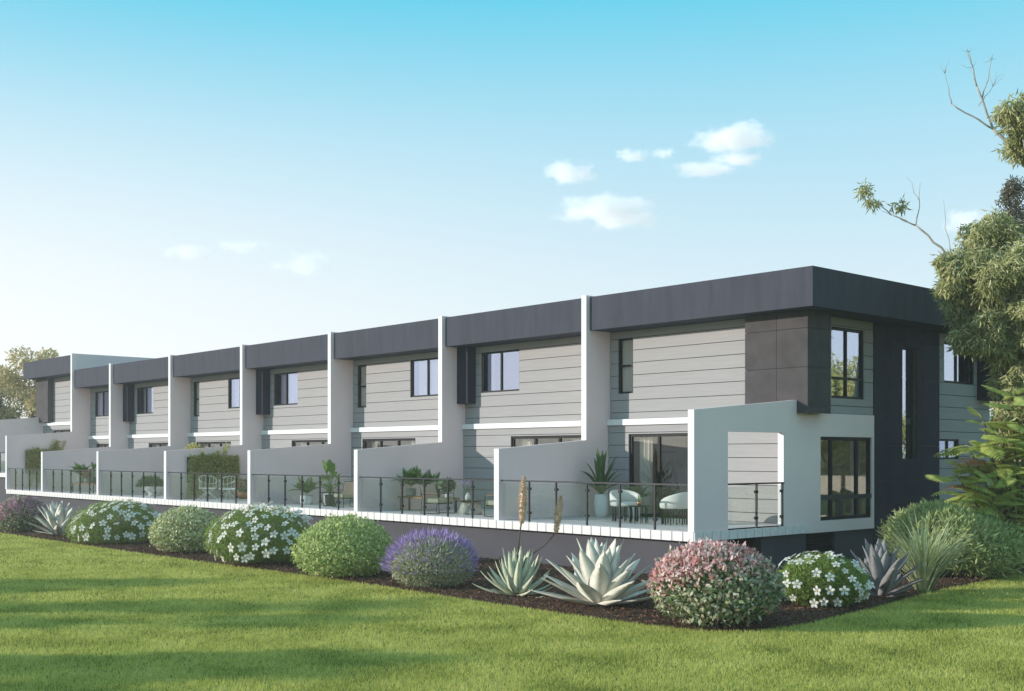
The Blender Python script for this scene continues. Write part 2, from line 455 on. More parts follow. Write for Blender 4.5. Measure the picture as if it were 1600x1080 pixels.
# pale end wall with terrace opening and picture window
def zs(y): return 2.56 + (2.88 - 2.56) * y / 3.7
ew = MB()
a, b = WX - 0.16, WX
ew.prism_x([(0, 0), (0, zs(0)), (1.13, zs(1.13)), (1.13, 0)], a, b)
ew.prism_x([(1.13, 2.12), (1.13, zs(1.13)), (3.2, zs(3.2)), (3.2, 2.12)], a, b)
ew.prism_x([(3.2, 0), (3.2, zs(3.2)), (3.7, 2.88), (3.7, 2.60), (4.04, 2.60), (4.04, 0)], a, b)
ew.box(a, b, 4.04, 4.67, -0.21, 2.60)
ew.box(a, b, 4.67, 6.97, 2.05, 2.60); ew.box(a, b, 4.67, 6.97, -0.21, 0.06); ew.box(a, b, 6.97, 7.05, -0.21, 2.60)
ewo = ew.build('end_wall', "render_paint", T)
MB().box(a - 0.002, b + 0.002, -0.018, -0.001, 0.0, 2.562).build('painted_sun_edge', "white_paint", ewo)  # added strip, bright sun on the wall's front edge painted in white
MB().box(a + 0.001, b - 0.001, 3.184, 3.199, 0.0, 2.119).build('painted_sun_jamb', "white_paint", ewo)  # sunlight on the jamb given as a white strip of colour
o = window(T, 'x', WX, 4.67, 6.97, 0.06, 2.05, vs=(5.22, 6.36), hs=(0.60,), fr=0.085, inset=0.055, name='picture_window', glass="corner_glass")
MB().box(WX - 0.052, WX - 0.02, 4.68, 6.96, 0.545, 0.655).build('transom', "panel_cement", o)
balustrade(T, 'x', WX - 0.02, 1.13, 3.2, [2.18, 3.15])
# side tiles under the end wall
deck1 = [c for c in T.children if c.name.startswith('deck')][0]
MB().box(WX - 0.30, WX - 0.001, 0.28, 4.03, -0.2, -0.003).build('deck_edge', "deck_stone", deck1)
me = MB().box(0.0, 0.021, 0.014, 0.283, -0.2, -0.002).mesh('tile', "tile_white", bevel=0.003)
for i in range(14):
    y = -0.02 + i * 0.2965
    put('tile', me, deck1, (WX, y - 0.008 + 0.001, 0))
# upper side wall: boards and window
op = [(5.21, 6.67, 2.98, 4.69)]
sw = backing(T, 'upper_side_wall', 'x', WX - 0.08, 4.2, 7.09, 2.58, 4.925, op)
boards(sw, 'x', WX - 0.05, 4.66, 7.085, [2.605, 2.80, 3.41, 3.74, 4.07, 4.40, 4.73, 4.93], op)
window(T, 'x', WX - 0.05, 5.21, 6.67, 2.98, 4.69, vs=(5.94,), hs=(3.47,), fr=0.06, blind=(5.2, 6.68, 2.98, 4.69), glass="side_glass")
# dark stair wall of large cement panels with slit window
op = [(8.48, 9.23, 1.50, 4.39)]
dw = backing(T, 'stair_wall', 'x', WX - 0.06, 7.09, 10.42, GZ + 0.0, 4.925, op, t=0.2)
for (ya, yb) in ((7.09, 7.72), (7.72, 7.85), (7.85, 8.62), (8.62, 9.51), (9.51, 10.42)):
    zz = [GZ + 0.02, -0.82, 0.07, 0.96, 1.85, 2.74, 3.63, 4.52, 4.925]
    for za, zb in zip(zz[:-1], zz[1:]):
        for run in rect_minus(ya + 0.005, yb - 0.005, za + 0.005, zb - 0.005, op):
            m2 = MB()
            for r in run: slabbox(m2, 'x', WX - 0.032, 0.027, r)
            m2.build('panel', "panel_navy", dw)
window(T, 'x', WX - 0.032, 8.48, 9.23, 1.50, 4.39, fr=0.025, name='stair_window', inset=0.13, glass="side_glass")
# boarded wall towards the back
op = [(10.81, 12.54, 3.60, 4.70), (10.5, 11.65, 1.50, 2.05)]
bw = backing(T, 'rear_side_wall', 'x', WX - 0.13, 10.42, 13.48, GZ, 4.925, op, t=0.12)
boards(bw, 'x', WX - 0.10, 10.425, 13.48, [GZ + 0.01, -0.75, -0.42, -0.09] + [0.24 + 0.335 * i for i in range(15)], op)
window(T, 'x', WX - 0.10, *op[0], vs=(11.6, 12.1), glass="side_glass")
window(T, 'x', WX - 0.10, *op[1], vs=(11.1,))
MB().box(WX - 0.098, WX + 0.29, 12.70, 13.75, 3.17, 4.926).build('rear_bay', "panel_navy", T)
# dark wrapped corner bay of cement panels
cb = MB().box(WX - 1.42, WX + 0.26, 3.73, 4.63, 2.60, 4.926).build('corner_bay', "joint_dark", T)
for (p, q) in ((-1.45, -0.565), (-0.555, 0.29)):
    for (c, d) in ((2.575, 3.625), (3.635, 4.515), (4.525, 4.925)):
        MB().box(WX + p, WX + q, 3.70, 3.729, c, d).build('panel', "panel_cement", cb)
for (c, d) in ((2.575, 2.73), (2.74, 3.625), (3.635, 4.515), (4.525, 4.925)):
    MB().box(WX + 0.261, WX + 0.29, 3.7295, 4.645, c, d).build('panel', "panel_cement", cb)
# podium on the short side, with a dark opening and a louvred vent
for (p, q) in ((0.401, 1.46), (2.47, 4.22), (5.43, 7.088)):
    MB().box(WX - 0.34, WX - 0.10, p, q, GZ, -0.215).build('podium_side_wall', "podium_paint", T)
MB().box(WX - 0.9, WX - 0.85, 0.402, 7.0, GZ, -0.215).build('vent_back', "void_black", T)
vent = MB().box(WX - 0.32, WX - 0.29, 4.222, 5.428, GZ, -0.22).build('vent', "void_black", T)
me = MB().add([(0, 0, 0), (-0.07, 0, 0.05), (-0.07, 0, 0.065), (0, 0, 0.015), (0, 1.2, 0), (-0.07, 1.2, 0.05), (-0.07, 1.2, 0.065), (0, 1.2, 0.015)],
              [(0,1,2,3),(4,7,6,5),(0,4,5,1),(1,5,6,2),(2,6,7,3),(3,7,4,0)]).mesh('slat', "frame_black")
for i in range(9): put('slat', me, vent, (WX - 0.14, 4.226, -0.31 - 0.085 * i))

# ------------------------------------------------------------------ ground
def lawn_material():
    m, n, out = new_mat("lawn_soil"); L = n.links.new
    p = n.nodes.new("ShaderNodeBsdfPrincipled"); L(p.outputs[0], out.inputs[0]); p.inputs["Roughness"].default_value = 0.95
    p.inputs["Specular IOR Level"].default_value = 0.1
    tc = n.nodes.new("ShaderNodeTexCoord")
    nz = n.nodes.new("ShaderNodeTexNoise"); nz.inputs["Scale"].default_value = 9.0; nz.inputs["Detail"].default_value = 8
    L(tc.outputs["Object"], nz.inputs["Vector"])
    cr = n.nodes.new("ShaderNodeValToRGB"); cr.color_ramp.elements[0].position = 0.35; cr.color_ramp.elements[1].position = 0.65
    cr.color_ramp.elements[0].color = (0.10, 0.125, 0.022, 1); cr.color_ramp.elements[1].color = (0.24, 0.27, 0.055, 1)
    L(nz.outputs[0], cr.inputs[0]); L(cr.outputs[0], p.inputs["Base Color"])
    b = n.nodes.new("ShaderNodeBump"); b.inputs["Strength"].default_value = 0.6; b.inputs["Distance"].default_value = 0.03
    n2 = n.nodes.new("ShaderNodeTexNoise"); n2.inputs["Scale"].default_value = 60; L(tc.outputs["Object"], n2.inputs["Vector"])
    L(n2.outputs[0], b.inputs["Height"]); L(b.outputs[0], p.inputs["Normal"])
lawn_material()
def grass_material():
    m, n, out = new_mat("grass_blade"); L = n.links.new
    g = n.nodes.new("ShaderNodeNewGeometry"); tc = n.nodes.new("ShaderNodeTexCoord")
    nz = n.nodes.new("ShaderNodeTexNoise"); nz.inputs["Scale"].default_value = 0.9; nz.inputs["Detail"].default_value = 5
    L(tc.outputs["Object"], nz.inputs["Vector"])
    ad = n.nodes.new("ShaderNodeMath"); ad.operation = 'MULTIPLY_ADD'; ad.inputs[1].default_value = 0.55
    sb = n.nodes.new("ShaderNodeMath"); sb.operation = 'MULTIPLY_ADD'; sb.inputs[1].default_value = 1.2; sb.inputs[2].default_value = -0.38
    L(nz.outputs[0], sb.inputs[0]); L(g.outputs["Random Per Island"], ad.inputs[0]); L(sb.outputs[0], ad.inputs[2])
    cr = n.nodes.new("ShaderNodeValToRGB"); e = cr.color_ramp.elements
    e.new(0.5)
    e[0].position = 0.1; e[1].position = 0.5; e[2].position = 0.95
    e[0].color = (0.20, 0.235, 0.045, 1); e[1].color = (0.62, 0.63, 0.15, 1); e[2].color = (0.78, 0.73, 0.27, 1)
    L(ad.outputs[0], cr.inputs[0])
    d = n.nodes.new("ShaderNodeBsdfPrincipled"); d.inputs["Roughness"].default_value = 0.6; d.inputs["Specular IOR Level"].default_value = 0.25
    L(cr.outputs[0], d.inputs["Base Color"])
    t = n.nodes.new("ShaderNodeBsdfTranslucent"); L(cr.outputs[0], t.inputs[0])
    mx = n.nodes.new("ShaderNodeMixShader"); mx.inputs[0].default_value = 0.45
    L(d.outputs[0], mx.inputs[1]); L(t.outputs[0], mx.inputs[2]); L(mx.outputs[0], out.inputs[0])
grass_material()
plain("mulch", (0.075, 0.042, 0.028), 0.95, var=0.5, scale=22, bump=0.9, bscale=45)
leaf_mat("bark_chip", [(0.054, 0.026, 0.017), (0.132, 0.066, 0.041), (0.240, 0.132, 0.084), (0.072, 0.048, 0.036)], rough=0.9, trans=0.0)

tag(MB().add([(-600, -600, GZ), (600, -600, GZ), (600, 600, GZ), (-600, 600, GZ)], [(0, 1, 2, 3)]).build('lawn', "lawn_soil"), kind='structure')

# garden bed: bark mulch following the front and the side of the building
BED = [(-60, -5.5), (-25.7, -5.45), (-16.8, -5.5), (-8.7, -5.32), (-6.2, -5.22), (-3.3, -5.24), (-0.5, -5.36), (1.75, -5.34), (3.4, -5.32),
       (4.3, -5.12), (4.85, -4.55), (4.92, -3.3), (4.62, -0.8), (4.1, 2.4), (3.78, 7.0), (3.9, 16.0), (-0.0, 16.0), (-0.0, 0.5), (-60, 0.5)]
def inside(poly, x, y):
    r = np.zeros(x.shape, bool); n = len(poly)
    for i in range(n):
        x1, y1 = poly[i]; x2, y2 = poly[(i+1) % n]
        c = ((y1 > y) != (y2 > y))
        with np.errstate(divide='ignore', invalid='ignore'):
            r ^= c & (x < (x2 - x1) * (y - y1) / ((y2 - y1) if y2 != y1 else 1e-9) + x1)
    return r
def bed_mesh():
    """the outline as a low mound of mulch: outer ring at the lawn, an inner ring 6 cm higher"""
    n = len(BED)
    ctr = []
    for i, (x, y) in enumerate(BED):
        px, py = BED[i-1]; nx, ny = BED[(i+1) % n]
        dx, dy = nx - px, ny - py; l = math.hypot(dx, dy)
        ctr.append((x - dy / l * 0.28, y + dx / l * 0.28))
    v = [(x, y, GZ + 0.004) for x, y in BED] + [(x, y, GZ + 0.05) for x, y in ctr]
    f = [(i, (i+1) % n, (i+1) % n + n, i + n) for i in range(n)] + [tuple(range(n, 2*n))]
    return MB().add(v, f).build('garden_bed', "mulch")
bed = tag(bed_mesh(), kind='structure')

def frame_from(d, rng):
    """unit side vectors perpendicular to the rows of d"""
    r = rng.normal(size=d.shape); s = np.cross(d, r); s /= np.linalg.norm(s, axis=1, keepdims=True) + 1e-9
    return s

def leaf_quads(p, d, L, W, rng, bend=0.15, mid=0.45, face=None):
    """diamond leaves: base, left, tip, right. p (n,3) base, d (n,3) unit direction; L, W scalars or arrays"""
    n = len(p); L = np.broadcast_to(np.asarray(L, float), (n,))[:, None]; W = np.broadcast_to(np.asarray(W, float), (n,))[:, None]
    if face is None: s = frame_from(d, rng)
    else:                                              # blade turned so that its upper side looks along face
        s = np.cross(d, face + rng.normal(size=d.shape) * 0.35); s /= np.linalg.norm(s, axis=1, keepdims=True) + 1e-9
    nn = np.cross(d, s)
    m = p + d * L * mid + nn * L * bend * 0.5
    v = np.stack([p, m + s * W / 2, p + d * L - nn * L * bend * 0.3, m - s * W / 2], 1).reshape(-1, 3)
    b = (np.arange(n) * 4)[:, None]
    f = np.concatenate([b + np.array([[0, 1, 2]]), b + np.array([[0, 2, 3]])], 1).reshape(-1, 3)
    return v, f

def chips():
    rng = np.random.default_rng(5); n = 60000
    y0 = rng.uniform(-5.6, 0.2, n); x0 = rng.uniform(-24, 5.2, n)
    x1 = rng.uniform(0.0, 5.2, 16000); y1 = rng.uniform(0.2, 12, 16000)
    x = np.r_[x0, x1]; y = np.r_[y0, y1]
    k = inside(BED, x, y); x, y = x[k], y[k]
    p = np.stack([x, y, np.full(len(x), GZ + 0.045) + rng.uniform(0, 0.025, len(x))], 1)
    d = rng.normal(size=p.shape); d[:, 2] *= 0.35; d /= np.linalg.norm(d, axis=1, keepdims=True)
    v, f = leaf_quads(p, d, rng.uniform(0.03, 0.085, len(x)), rng.uniform(0.012, 0.03, len(x)), rng)
    o = put('bark_chips', tri_mesh('bark_chips', v, f, "bark_chip"))
    return tag(o, "loose dark brown bark chips covering the garden bed", "bark", kind='stuff')
chips()

def lawn_blades():
    """short turf where the camera can make it out; thinner with distance"""
    rng = np.random.default_rng(11)
    cx, cy_ = 15.24, -18.92; F = np.array([-0.7414, 0.6711]); Rr = np.array([0.6711, 0.7414])
    V = []
    for d0, d1, dens, w, h in ((11.5, 14, 4600, 0.0075, 0.055), (14, 17, 3600, 0.009, 0.055), (17, 21, 2500, 0.0115, 0.058), (21, 27, 1500, 0.015, 0.06), (27, 36, 700, 0.022, 0.065), (36, 52, 330, 0.032, 0.07)):
        half = 0.475
        area = (d1**2 - d0**2) * half
        n = int(area * dens)
        d = np.sqrt(rng.uniform(d0**2, d1**2, n)); s = rng.uniform(-half, half, n) * d
        x = cx + F[0]*d + Rr[0]*s; y = cy_ + F[1]*d + Rr[1]*s
        k = ~inside(BED, x, y) & (y < 14) & ((np.sin(x*61 + 2*np.sin(y*37)) * np.sin(y*67 + 2*np.sin(x*43)) > -0.28) | (rng.uniform(size=n) < 0.25)); x, y = x[k], y[k]; n = len(x)
        a = rng.uniform(0, 2*np.pi, n); lean = rng.uniform(0.1, 1.1, n); hh = h * rng.uniform(0.55, 1.25, n)
        la = rng.uniform(0, 2*np.pi, n)
        base = np.stack([x, y, np.full(n, GZ - 0.002)], 1)
        sd = np.stack([np.cos(a), np.sin(a), np.zeros(n)], 1) * (w/2)
        tip = base + np.stack([np.cos(la)*np.sin(lean), np.sin(la)*np.sin(lean), np.cos(lean)], 1) * hh[:, None]
        V.append(np.stack([base - sd, base + sd, tip], 1).reshape(-1, 3))
    v = np.concatenate(V); f = np.arange(len(v)).reshape(-1, 3)
    o = put('lawn_grass', tri_mesh('lawn_grass', v, f, "grass_blade"))
    return tag(o, "short green mown lawn grass in front of the garden bed", "grass", kind='stuff')
lawn_blades()

# ------------------------------------------------------------------ plants
def lobes(u, rng, k=9, amp=0.12):
    """uneven outline: a few random lobes over the sphere of directions u"""
    c = rng.normal(size=(k, 3)); c /= np.linalg.norm(c, axis=1, keepdims=True); a = rng.uniform(-1, 1, k) * amp
    return 1 + (np.exp(-((1 - u @ c.T) / 0.25)) * a).sum(1)

def dome_points(n, w, h, rng, inner=0.62, amp=0.08, below=0.30, zc=0.42):
    """points in the shell of a dome that stands on the ground: centre at zc*h"""
    u = rng.normal(size=(n, 3)); u /= np.linalg.norm(u, axis=1, keepdims=True)
    r = rng.uniform(inner**3, 1, n) ** (1/3) * lobes(u, rng, 14, amp)
    r = np.where(rng.uniform(size=n) < 0.05, r * rng.uniform(1.02, 1.12, n), r)          # stray shoots
    c = zc * h
    rz = np.where(u[:, 2] > 0, h - c, c * 1.02)
    p = np.stack([u[:, 0] * w/2 * r, u[:, 1] * w/2 * r, c + u[:, 2] * rz * r], 1)
    k = p[:, 2] > 0.02
    return p[k], u[k]

def stems(parent, h, w, n, mat, rng, r0=0.018):
    """a short many-stemmed base inside the crown; every stem leaves the ground at the middle"""
    mb = MB()
    for i in range(n):
        a = 2*math.pi*i/n + rng.uniform(-.3, .3); q = rng.uniform(0.25, 0.42)
        mb.tube([(0.03*math.cos(a), 0.03*math.sin(a), 0.0), (0.25*q*w*math.cos(a), 0.25*q*w*math.sin(a), h*0.3), (q*w*math.cos(a), q*w*math.sin(a), h*rng.uniform(.55, .8))], [r0, r0*0.7, r0*0.3], 5)
    mb.tube([(0, 0, -0.02), (0, 0, h*0.3), (0.04, 0.02, h*0.75)], [r0*1.6, r0, r0*0.4], 6)
    return mb.build('stem', mat, parent)

def shrub(name, label, loc, w, h, n, L, W, mat, seed, group=None, inner=0.78, amp=0.08, up=0.35, jit=0.9, cat='shrub', zc=0.42):
    rng = np.random.default_rng(seed)
    T = thing(name, label, cat, (loc[0], loc[1], GZ), 0, group)
    p, u = dome_points(n, w, h, rng, inner, amp, zc=zc)
    d = u * 0.45 + rng.normal(size=u.shape) * jit; d[:, 2] += up; d /= np.linalg.norm(d, axis=1, keepdims=True)
    v, f = leaf_quads(p, d, L * rng.uniform(0.7, 1.3, len(p)), W * rng.uniform(0.75, 1.25, len(p)), rng, face=u)
    tag(put('foliage', tri_mesh('foliage', v, f, mat), T), kind='stuff')
    stems(T, h, w, 7, "bark", rng)
    return T, rng

plain("bark", (0.13, 0.095, 0.07), 0.9, var=0.3, scale=14, bump=0.6, bscale=30)
plain("bark_pale", (0.42, 0.38, 0.33), 0.8, var=0.25, scale=8, stretch=(1, 1, 0.3), bump=0.3)
leaf_mat("leaf_variegated", [(0.06, 0.12, 0.04), (0.12, 0.20, 0.06), (0.24, 0.30, 0.12), (0.70, 0.68, 0.52), (0.10, 0.16, 0.06), (0.55, 0.50, 0.34), (0.30, 0.16, 0.09)], trans=0.2)
leaf_mat("leaf_pink", [(0.74, 0.32, 0.32), (0.84, 0.58, 0.55), (0.84, 0.74, 0.68), (0.58, 0.18, 0.17), (0.78, 0.44, 0.46)], trans=0.28)
leaf_mat("leaf_magenta", [(0.66, 0.18, 0.44), (0.82, 0.46, 0.64), (0.48, 0.10, 0.26), (0.86, 0.62, 0.72)], trans=0.3)
leaf_mat("leaf_lime", [(0.22, 0.32, 0.08), (0.40, 0.50, 0.15), (0.58, 0.64, 0.26), (0.70, 0.73, 0.36)], trans=0.3)
leaf_mat("leaf_cream", [(0.12, 0.17, 0.06), (0.45, 0.48, 0.20), (0.74, 0.74, 0.42), (0.78, 0.77, 0.52), (0.22, 0.29, 0.10)], trans=0.25)
leaf_mat("leaf_feather", [(0.16, 0.25, 0.05), (0.28, 0.38, 0.08), (0.42, 0.50, 0.13)], trans=0.35)
leaf_mat("leaf_lavender", [(0.30, 0.32, 0.17), (0.50, 0.52, 0.32), (0.62, 0.62, 0.42), (0.14, 0.15, 0.09)], trans=0.2)
leaf_mat("petal_purple", [(0.30, 0.16, 0.46), (0.48, 0.34, 0.64), (0.60, 0.48, 0.70), (0.24, 0.12, 0.38)], trans=0.28)
leaf_mat("petal_white", [(0.86, 0.83, 0.79), (0.90, 0.87, 0.83)], trans=0.3)
plain("flower_eye", (0.55, 0.42, 0.10), 0.8)
leaf_mat("leaf_bush", [(0.28, 0.34, 0.11), (0.46, 0.53, 0.20), (0.60, 0.65, 0.30), (0.20, 0.26, 0.09)], trans=0.4)
leaf_mat("leaf_euc", [(0.22, 0.24, 0.08), (0.40, 0.42, 0.16), (0.60, 0.60, 0.29), (0.74, 0.71, 0.44)], rough=0.45, trans=0.45)
leaf_mat("leaf_conifer", [(0.078, 0.072, 0.039), (0.130, 0.111, 0.058), (0.182, 0.150, 0.078)], trans=0.15)
leaf_mat("leaf_olive", [(0.36, 0.36, 0.08), (0.55, 0.52, 0.16), (0.66, 0.62, 0.25)], trans=0.35)
leaf_mat("leaf_yellowgreen", [(0.24, 0.25, 0.06), (0.38, 0.38, 0.11), (0.52, 0.49, 0.18)], trans=0.4)
leaf_mat("leaf_faded", [(0.44, 0.38, 0.15), (0.62, 0.52, 0.23), (0.76, 0.64, 0.36), (0.50, 0.38, 0.18)], trans=0.45)
leaf_mat("frond_green", [(0.44, 0.52, 0.13), (0.64, 0.70, 0.23)], trans=0.42)
leaf_mat("frond_rust", [(0.352, 0.176, 0.096), (0.512, 0.272, 0.144)], trans=0.35)
leaf_mat("leaf_dark", [(0.035, 0.080, 0.026), (0.072, 0.136, 0.042), (0.120, 0.200, 0.064)], rough=0.4, trans=0.2)
leaf_mat("leaf_mid", [(0.080, 0.160, 0.035), (0.144, 0.256, 0.056), (0.208, 0.320, 0.080)], rough=0.45, trans=0.25)
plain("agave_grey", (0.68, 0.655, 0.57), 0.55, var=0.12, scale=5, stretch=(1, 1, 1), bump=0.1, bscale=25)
plain("agave_shaded", (0.25, 0.24, 0.24), 0.6, var=0.12, scale=5)  # agave grey darkened, the shade on the plant put into its leaf colour
plain("agave_green", (0.55, 0.57, 0.42), 0.55, var=0.12, scale=5, bump=0.1, bscale=25)
leaf_mat("blade_striped", [(0.20, 0.28, 0.10), (0.42, 0.48, 0.20), (0.78, 0.77, 0.55), (0.30, 0.38, 0.15), (0.66, 0.66, 0.40)], trans=0.3)
leaf_mat("spike_peach", [(0.76, 0.50, 0.36), (0.80, 0.60, 0.44), (0.82, 0.70, 0.52)], trans=0.3)

# two clipped shrubs with pink growth on top
def pink_shrub(label, loc, w, h, n, L, seed, mat="leaf_pink", share=0.30):
    T, rng = shrub('variegated_shrub', label, loc, w, h, n, L, L*0.62, "leaf_variegated", seed, group='pink tipped clipped shrubs', amp=0.08, inner=0.66)
    p, u = dome_points(int(n * 0.95), w * 1.015, h * 1.02, rng, 0.86, 0.05)
    k = u[:, 2] + 0.35 * u[:, 0] * -1 + rng.normal(size=len(u)) * 0.16 > share
    p, u = p[k], u[k]
    d = u * 0.5 + rng.normal(size=u.shape) * 0.8; d[:, 2] += 0.4; d /= np.linalg.norm(d, axis=1, keepdims=True)
    v, f = leaf_quads(p, d, L * rng.uniform(0.7, 1.2, len(p)), L * 0.6, rng, face=u)
    tag(put('new_growth', tri_mesh('new_growth', v, f, mat), T), "pink young leaves on top of the shrub", kind='stuff')
    return T
pink_shrub("large clipped shrub with pink tipped leaves at the bed corner", (3.96, -4.40), 2.02, 1.28, 8200, 0.088, 21)
pink_shrub("small magenta pink clipped shrub at the far left of the bed", (-25.46, -4.84), 1.60, 1.20, 6000, 0.075, 22, "leaf_magenta", -0.15)
shrub('clipped_shrub', "lime green clipped round shrub between white flowers and lavender", (-5.85, -4.76), 2.24, 1.36, 10500, 0.074, 0.046, "leaf_lime", 23, 'pale green clipped shrubs', amp=0.13, inner=0.66)
shrub('clipped_shrub', "cream variegated clipped round shrub between two white flowering shrubs", (-13.79, -4.53), 2.02, 1.28, 8600, 0.078, 0.050, "leaf_cream", 24, 'pale green clipped shrubs', amp=0.10, inner=0.66)
# lavender
T, rng = shrub('lavender_bush', "purple lavender bush beside the grey green agave", (-2.90, -4.70), 1.76, 1.05, 8500, 0.10, 0.019, "leaf_lavender", 25, amp=0.15, up=0.6, jit=0.6, inner=0.6)
p, u = dome_points(3800, 1.76, 1.08, rng, 0.93, 0.07)
k = (u[:, 2] > -0.25) & (rng.uniform(size=len(u)) < 0.22 + 0.55 * np.clip(np.abs(u[:, 0] * 0.67 + u[:, 1] * 0.74) + np.clip(u[:, 2], 0, 1) - 0.35, 0, 1))
p, u = p[k], u[k]
d = u + rng.normal(size=u.shape) * 0.22; d[:, 2] += 0.45; d /= np.linalg.norm(d, axis=1, keepdims=True)
v, f = leaf_quads(p, d, rng.uniform(0.10, 0.22, len(p)), 0.022, rng, bend=0.03)
tag(put('flower_spikes', tri_mesh('flower_spikes', v, f, "petal_purple"), T), "purple flower spikes", kind='stuff')

# white flowering shrubs: each flower is a part
def flower_mesh():
    mb = MB()
    for i in range(5):
        a = 2*math.pi*i/5; c, s_ = math.cos(a), math.sin(a); q = 0.052
        def P(r, t, z): return (r*c - t*s_, r*s_ + t*c, z)
        mb.add([P(0.006, 0, 0.004), P(0.05, -0.030, 0.018), P(0.088, -0.016, 0.010), P(0.092, 0.012, 0.012), P(0.055, 0.030, 0.016)], [(0, 1, 2, 3, 4)])
    me = mb.mesh('flower', "petal_white", recalc=False)
    me.materials.append(MATS["flower_eye"])
    bm = bmesh.new(); bm.from_mesh(me)
    r = bmesh.ops.create_icosphere(bm, subdivisions=1, radius=0.014, matrix=Matrix.Translation((0, 0, 0.012)))
    for f_ in {f for v_ in r['verts'] for f in v_.link_faces}: f_.material_index = 1
    bm.to_mesh(me); bm.free(); return me
FLOWER = flower_mesh()
def flower_shrub(label, loc, w, h, nf, seed, n=15000, fs=1.0):
    T, rng = shrub('white_flowering_shrub', label, loc, w, h * 0.94, n, 0.10, 0.014, "leaf_feather", seed, group='white flowering shrubs', inner=0.66, amp=0.24, up=0.5, jit=0.9)
    p, u = dome_points(nf * 7, w, h * 0.95, rng, 0.96, 0.10)
    view = np.array([0.64, -0.76, 0.12]); k = (u @ view > -0.35) & (u[:, 2] > -0.55) & (rng.uniform(size=len(u)) < 0.45 + 0.6 * np.clip(u[:, 2], 0, 1)); p, u = p[k], u[k]
    keep = []
    for i in range(len(p)):
        if all(np.sum((p[i] - p[j])**2) > 0.155**2 for j in keep): keep.append(i)
        if len(keep) >= nf: break
    p, u = p[keep], u[keep]
    for q, w_ in zip(p, u):
        d = Vector(w_) + Vector(rng.normal(size=3) * 0.35) + Vector((0.0, -0.35, 0.45)); d.normalize()
        o = put('flower', FLOWER, T, Vector(q) + Vector(w_) * 0.05, scale=float(rng.uniform(0.75, 1.15)) * fs)
        o.rotation_mode = 'QUATERNION'; o.rotation_quaternion = d.to_track_quat('Z', 'X')
    return T
flower_shrub("white flowering shrub between lime shrub and cream variegated shrub", (-9.43, -4.68), 2.50, 1.48, 100, 31, fs=1.2)
flower_shrub("white flowering shrub between far agave and cream variegated shrub", (-18.32, -4.43), 2.55, 1.28, 90, 32, 13000, fs=1.25)
flower_shrub("white flowering shrub right of the big pink tipped shrub", (3.91, -1.44), 1.62, 1.0, 75, 33, fs=0.95)

# agaves: every leaf is a part
def strap(name, mat, L, W, a0, a1, seg=8, fold=0.30, thick=0.0, shape=(0.55, 0.45), smooth=True, tipw=0.02):
    """a curved tapering leaf that starts at the origin and leans towards +x; a0/a1 angles from vertical"""
    x = z = 0.0; ring = []; ds = L / seg
    for i in range(seg + 1):
        t = i / seg; a = a0 + (a1 - a0) * t
        b, m = shape
        wd = W * ((b + (1 - b) * math.sin(min(1, t / m) * math.pi / 2)) if t < m else math.cos((t - m) / (1 - m) * math.pi / 2) ** 0.8)
        wd = max(wd, tipw * W)
        nx, nz = -math.cos(a), math.sin(a)          # towards the upper side of the leaf
        ring.append((x, z, wd / 2, nx, nz)); x += math.sin(a) * ds; z += math.cos(a) * ds
    vs = []; fs = []
    k = 4 if thick else 3
    for i, (x, z, hw, nx, nz) in enumerate(ring):
        up_ = hw * fold
        vs += [(x + nx*up_, -hw, z + nz*up_), (x, 0, z), (x + nx*up_, hw, z + nz*up_)]
        if thick:
            th = thick * (1 - 0.8 * i / seg); vs.append((x - nx*th, 0, z - nz*th))
    for i in range(seg):
        a, b = i*k, (i+1)*k
        fs += [(a, a+1, b+1, b), (a+1, a+2, b+2, b+1)]
        if thick: fs += [(a+2, a+3, b+3, b+2), (a+3, a, b, b+3)]
    return MB().add(vs, fs).mesh(name, mat, smooth=smooth, recalc=bool(thick))
AG = [strap('leaf', "agave_grey", 1.0, 0.30, R(a0), R(a1), 8, 0.24, 0.03, (0.58, 0.45)) for a0, a1 in ((4, 6), (16, 22), (32, 36), (50, 50), (66, 62), (80, 74))]
AL = [strap('leaf', "agave_green", 1.0, 0.21, R(a0), R(a1), 8, 0.36, 0.035, (0.75, 0.30)) for a0, a1 in ((10, -2), (28, 4), (46, 12), (72, 34), (88, 56), (96, 70))]
AS = [strap('leaf', "agave_shaded", 1.0, 0.26, R(a0), R(a1), 8, 0.24, 0.03, (0.58, 0.45)) for a0, a1 in ((4, 6), (16, 22), (32, 36), (50, 50), (66, 62), (80, 74))]
def agave(label, loc, s, tiers, kinds, seed, group='agaves in the garden bed', spread=1.0):
    rng = random.Random(seed)
    T = thing('agave', label, 'agave', (loc[0], loc[1], GZ), 0, group)
    off = rng.uniform(0, 6)
    for tier, cnt, ln in tiers:
        for i in range(cnt):
            a = off + 2*math.pi*(i + rng.uniform(-0.18, 0.18)) / cnt + tier * 0.5
            r = 0.03 + 0.012 * tier
            o = put('leaf', kinds[tier], T, (math.cos(a)*r*s, math.sin(a)*r*s, 0.02 + 0.02 * (5 - tier)), a, scale=s * ln * rng.uniform(0.9, 1.1))
    MB().lathe([(0.05*s, -0.03), (0.11*s, 0.04), (0.10*s, 0.16*s), (0.03*s, 0.24*s)], 10).build('core', "agave_green" if kinds is AL else "agave_grey", T, smooth=True)
    return T
TIERS = [(0, 4, 0.98), (1, 7, 1.0), (2, 8, 0.98), (3, 8, 0.95), (4, 7, 0.9), (5, 5, 0.75)]
agave("big pale grey agave left of the pink tipped corner shrub", (1.29, -4.20), 1.10, [(0, 3, 0.98), (1, 6, 1.0), (2, 8, 1.0), (3, 8, 1.05), (4, 8, 1.08), (5, 7, 1.0)], AG, 41)
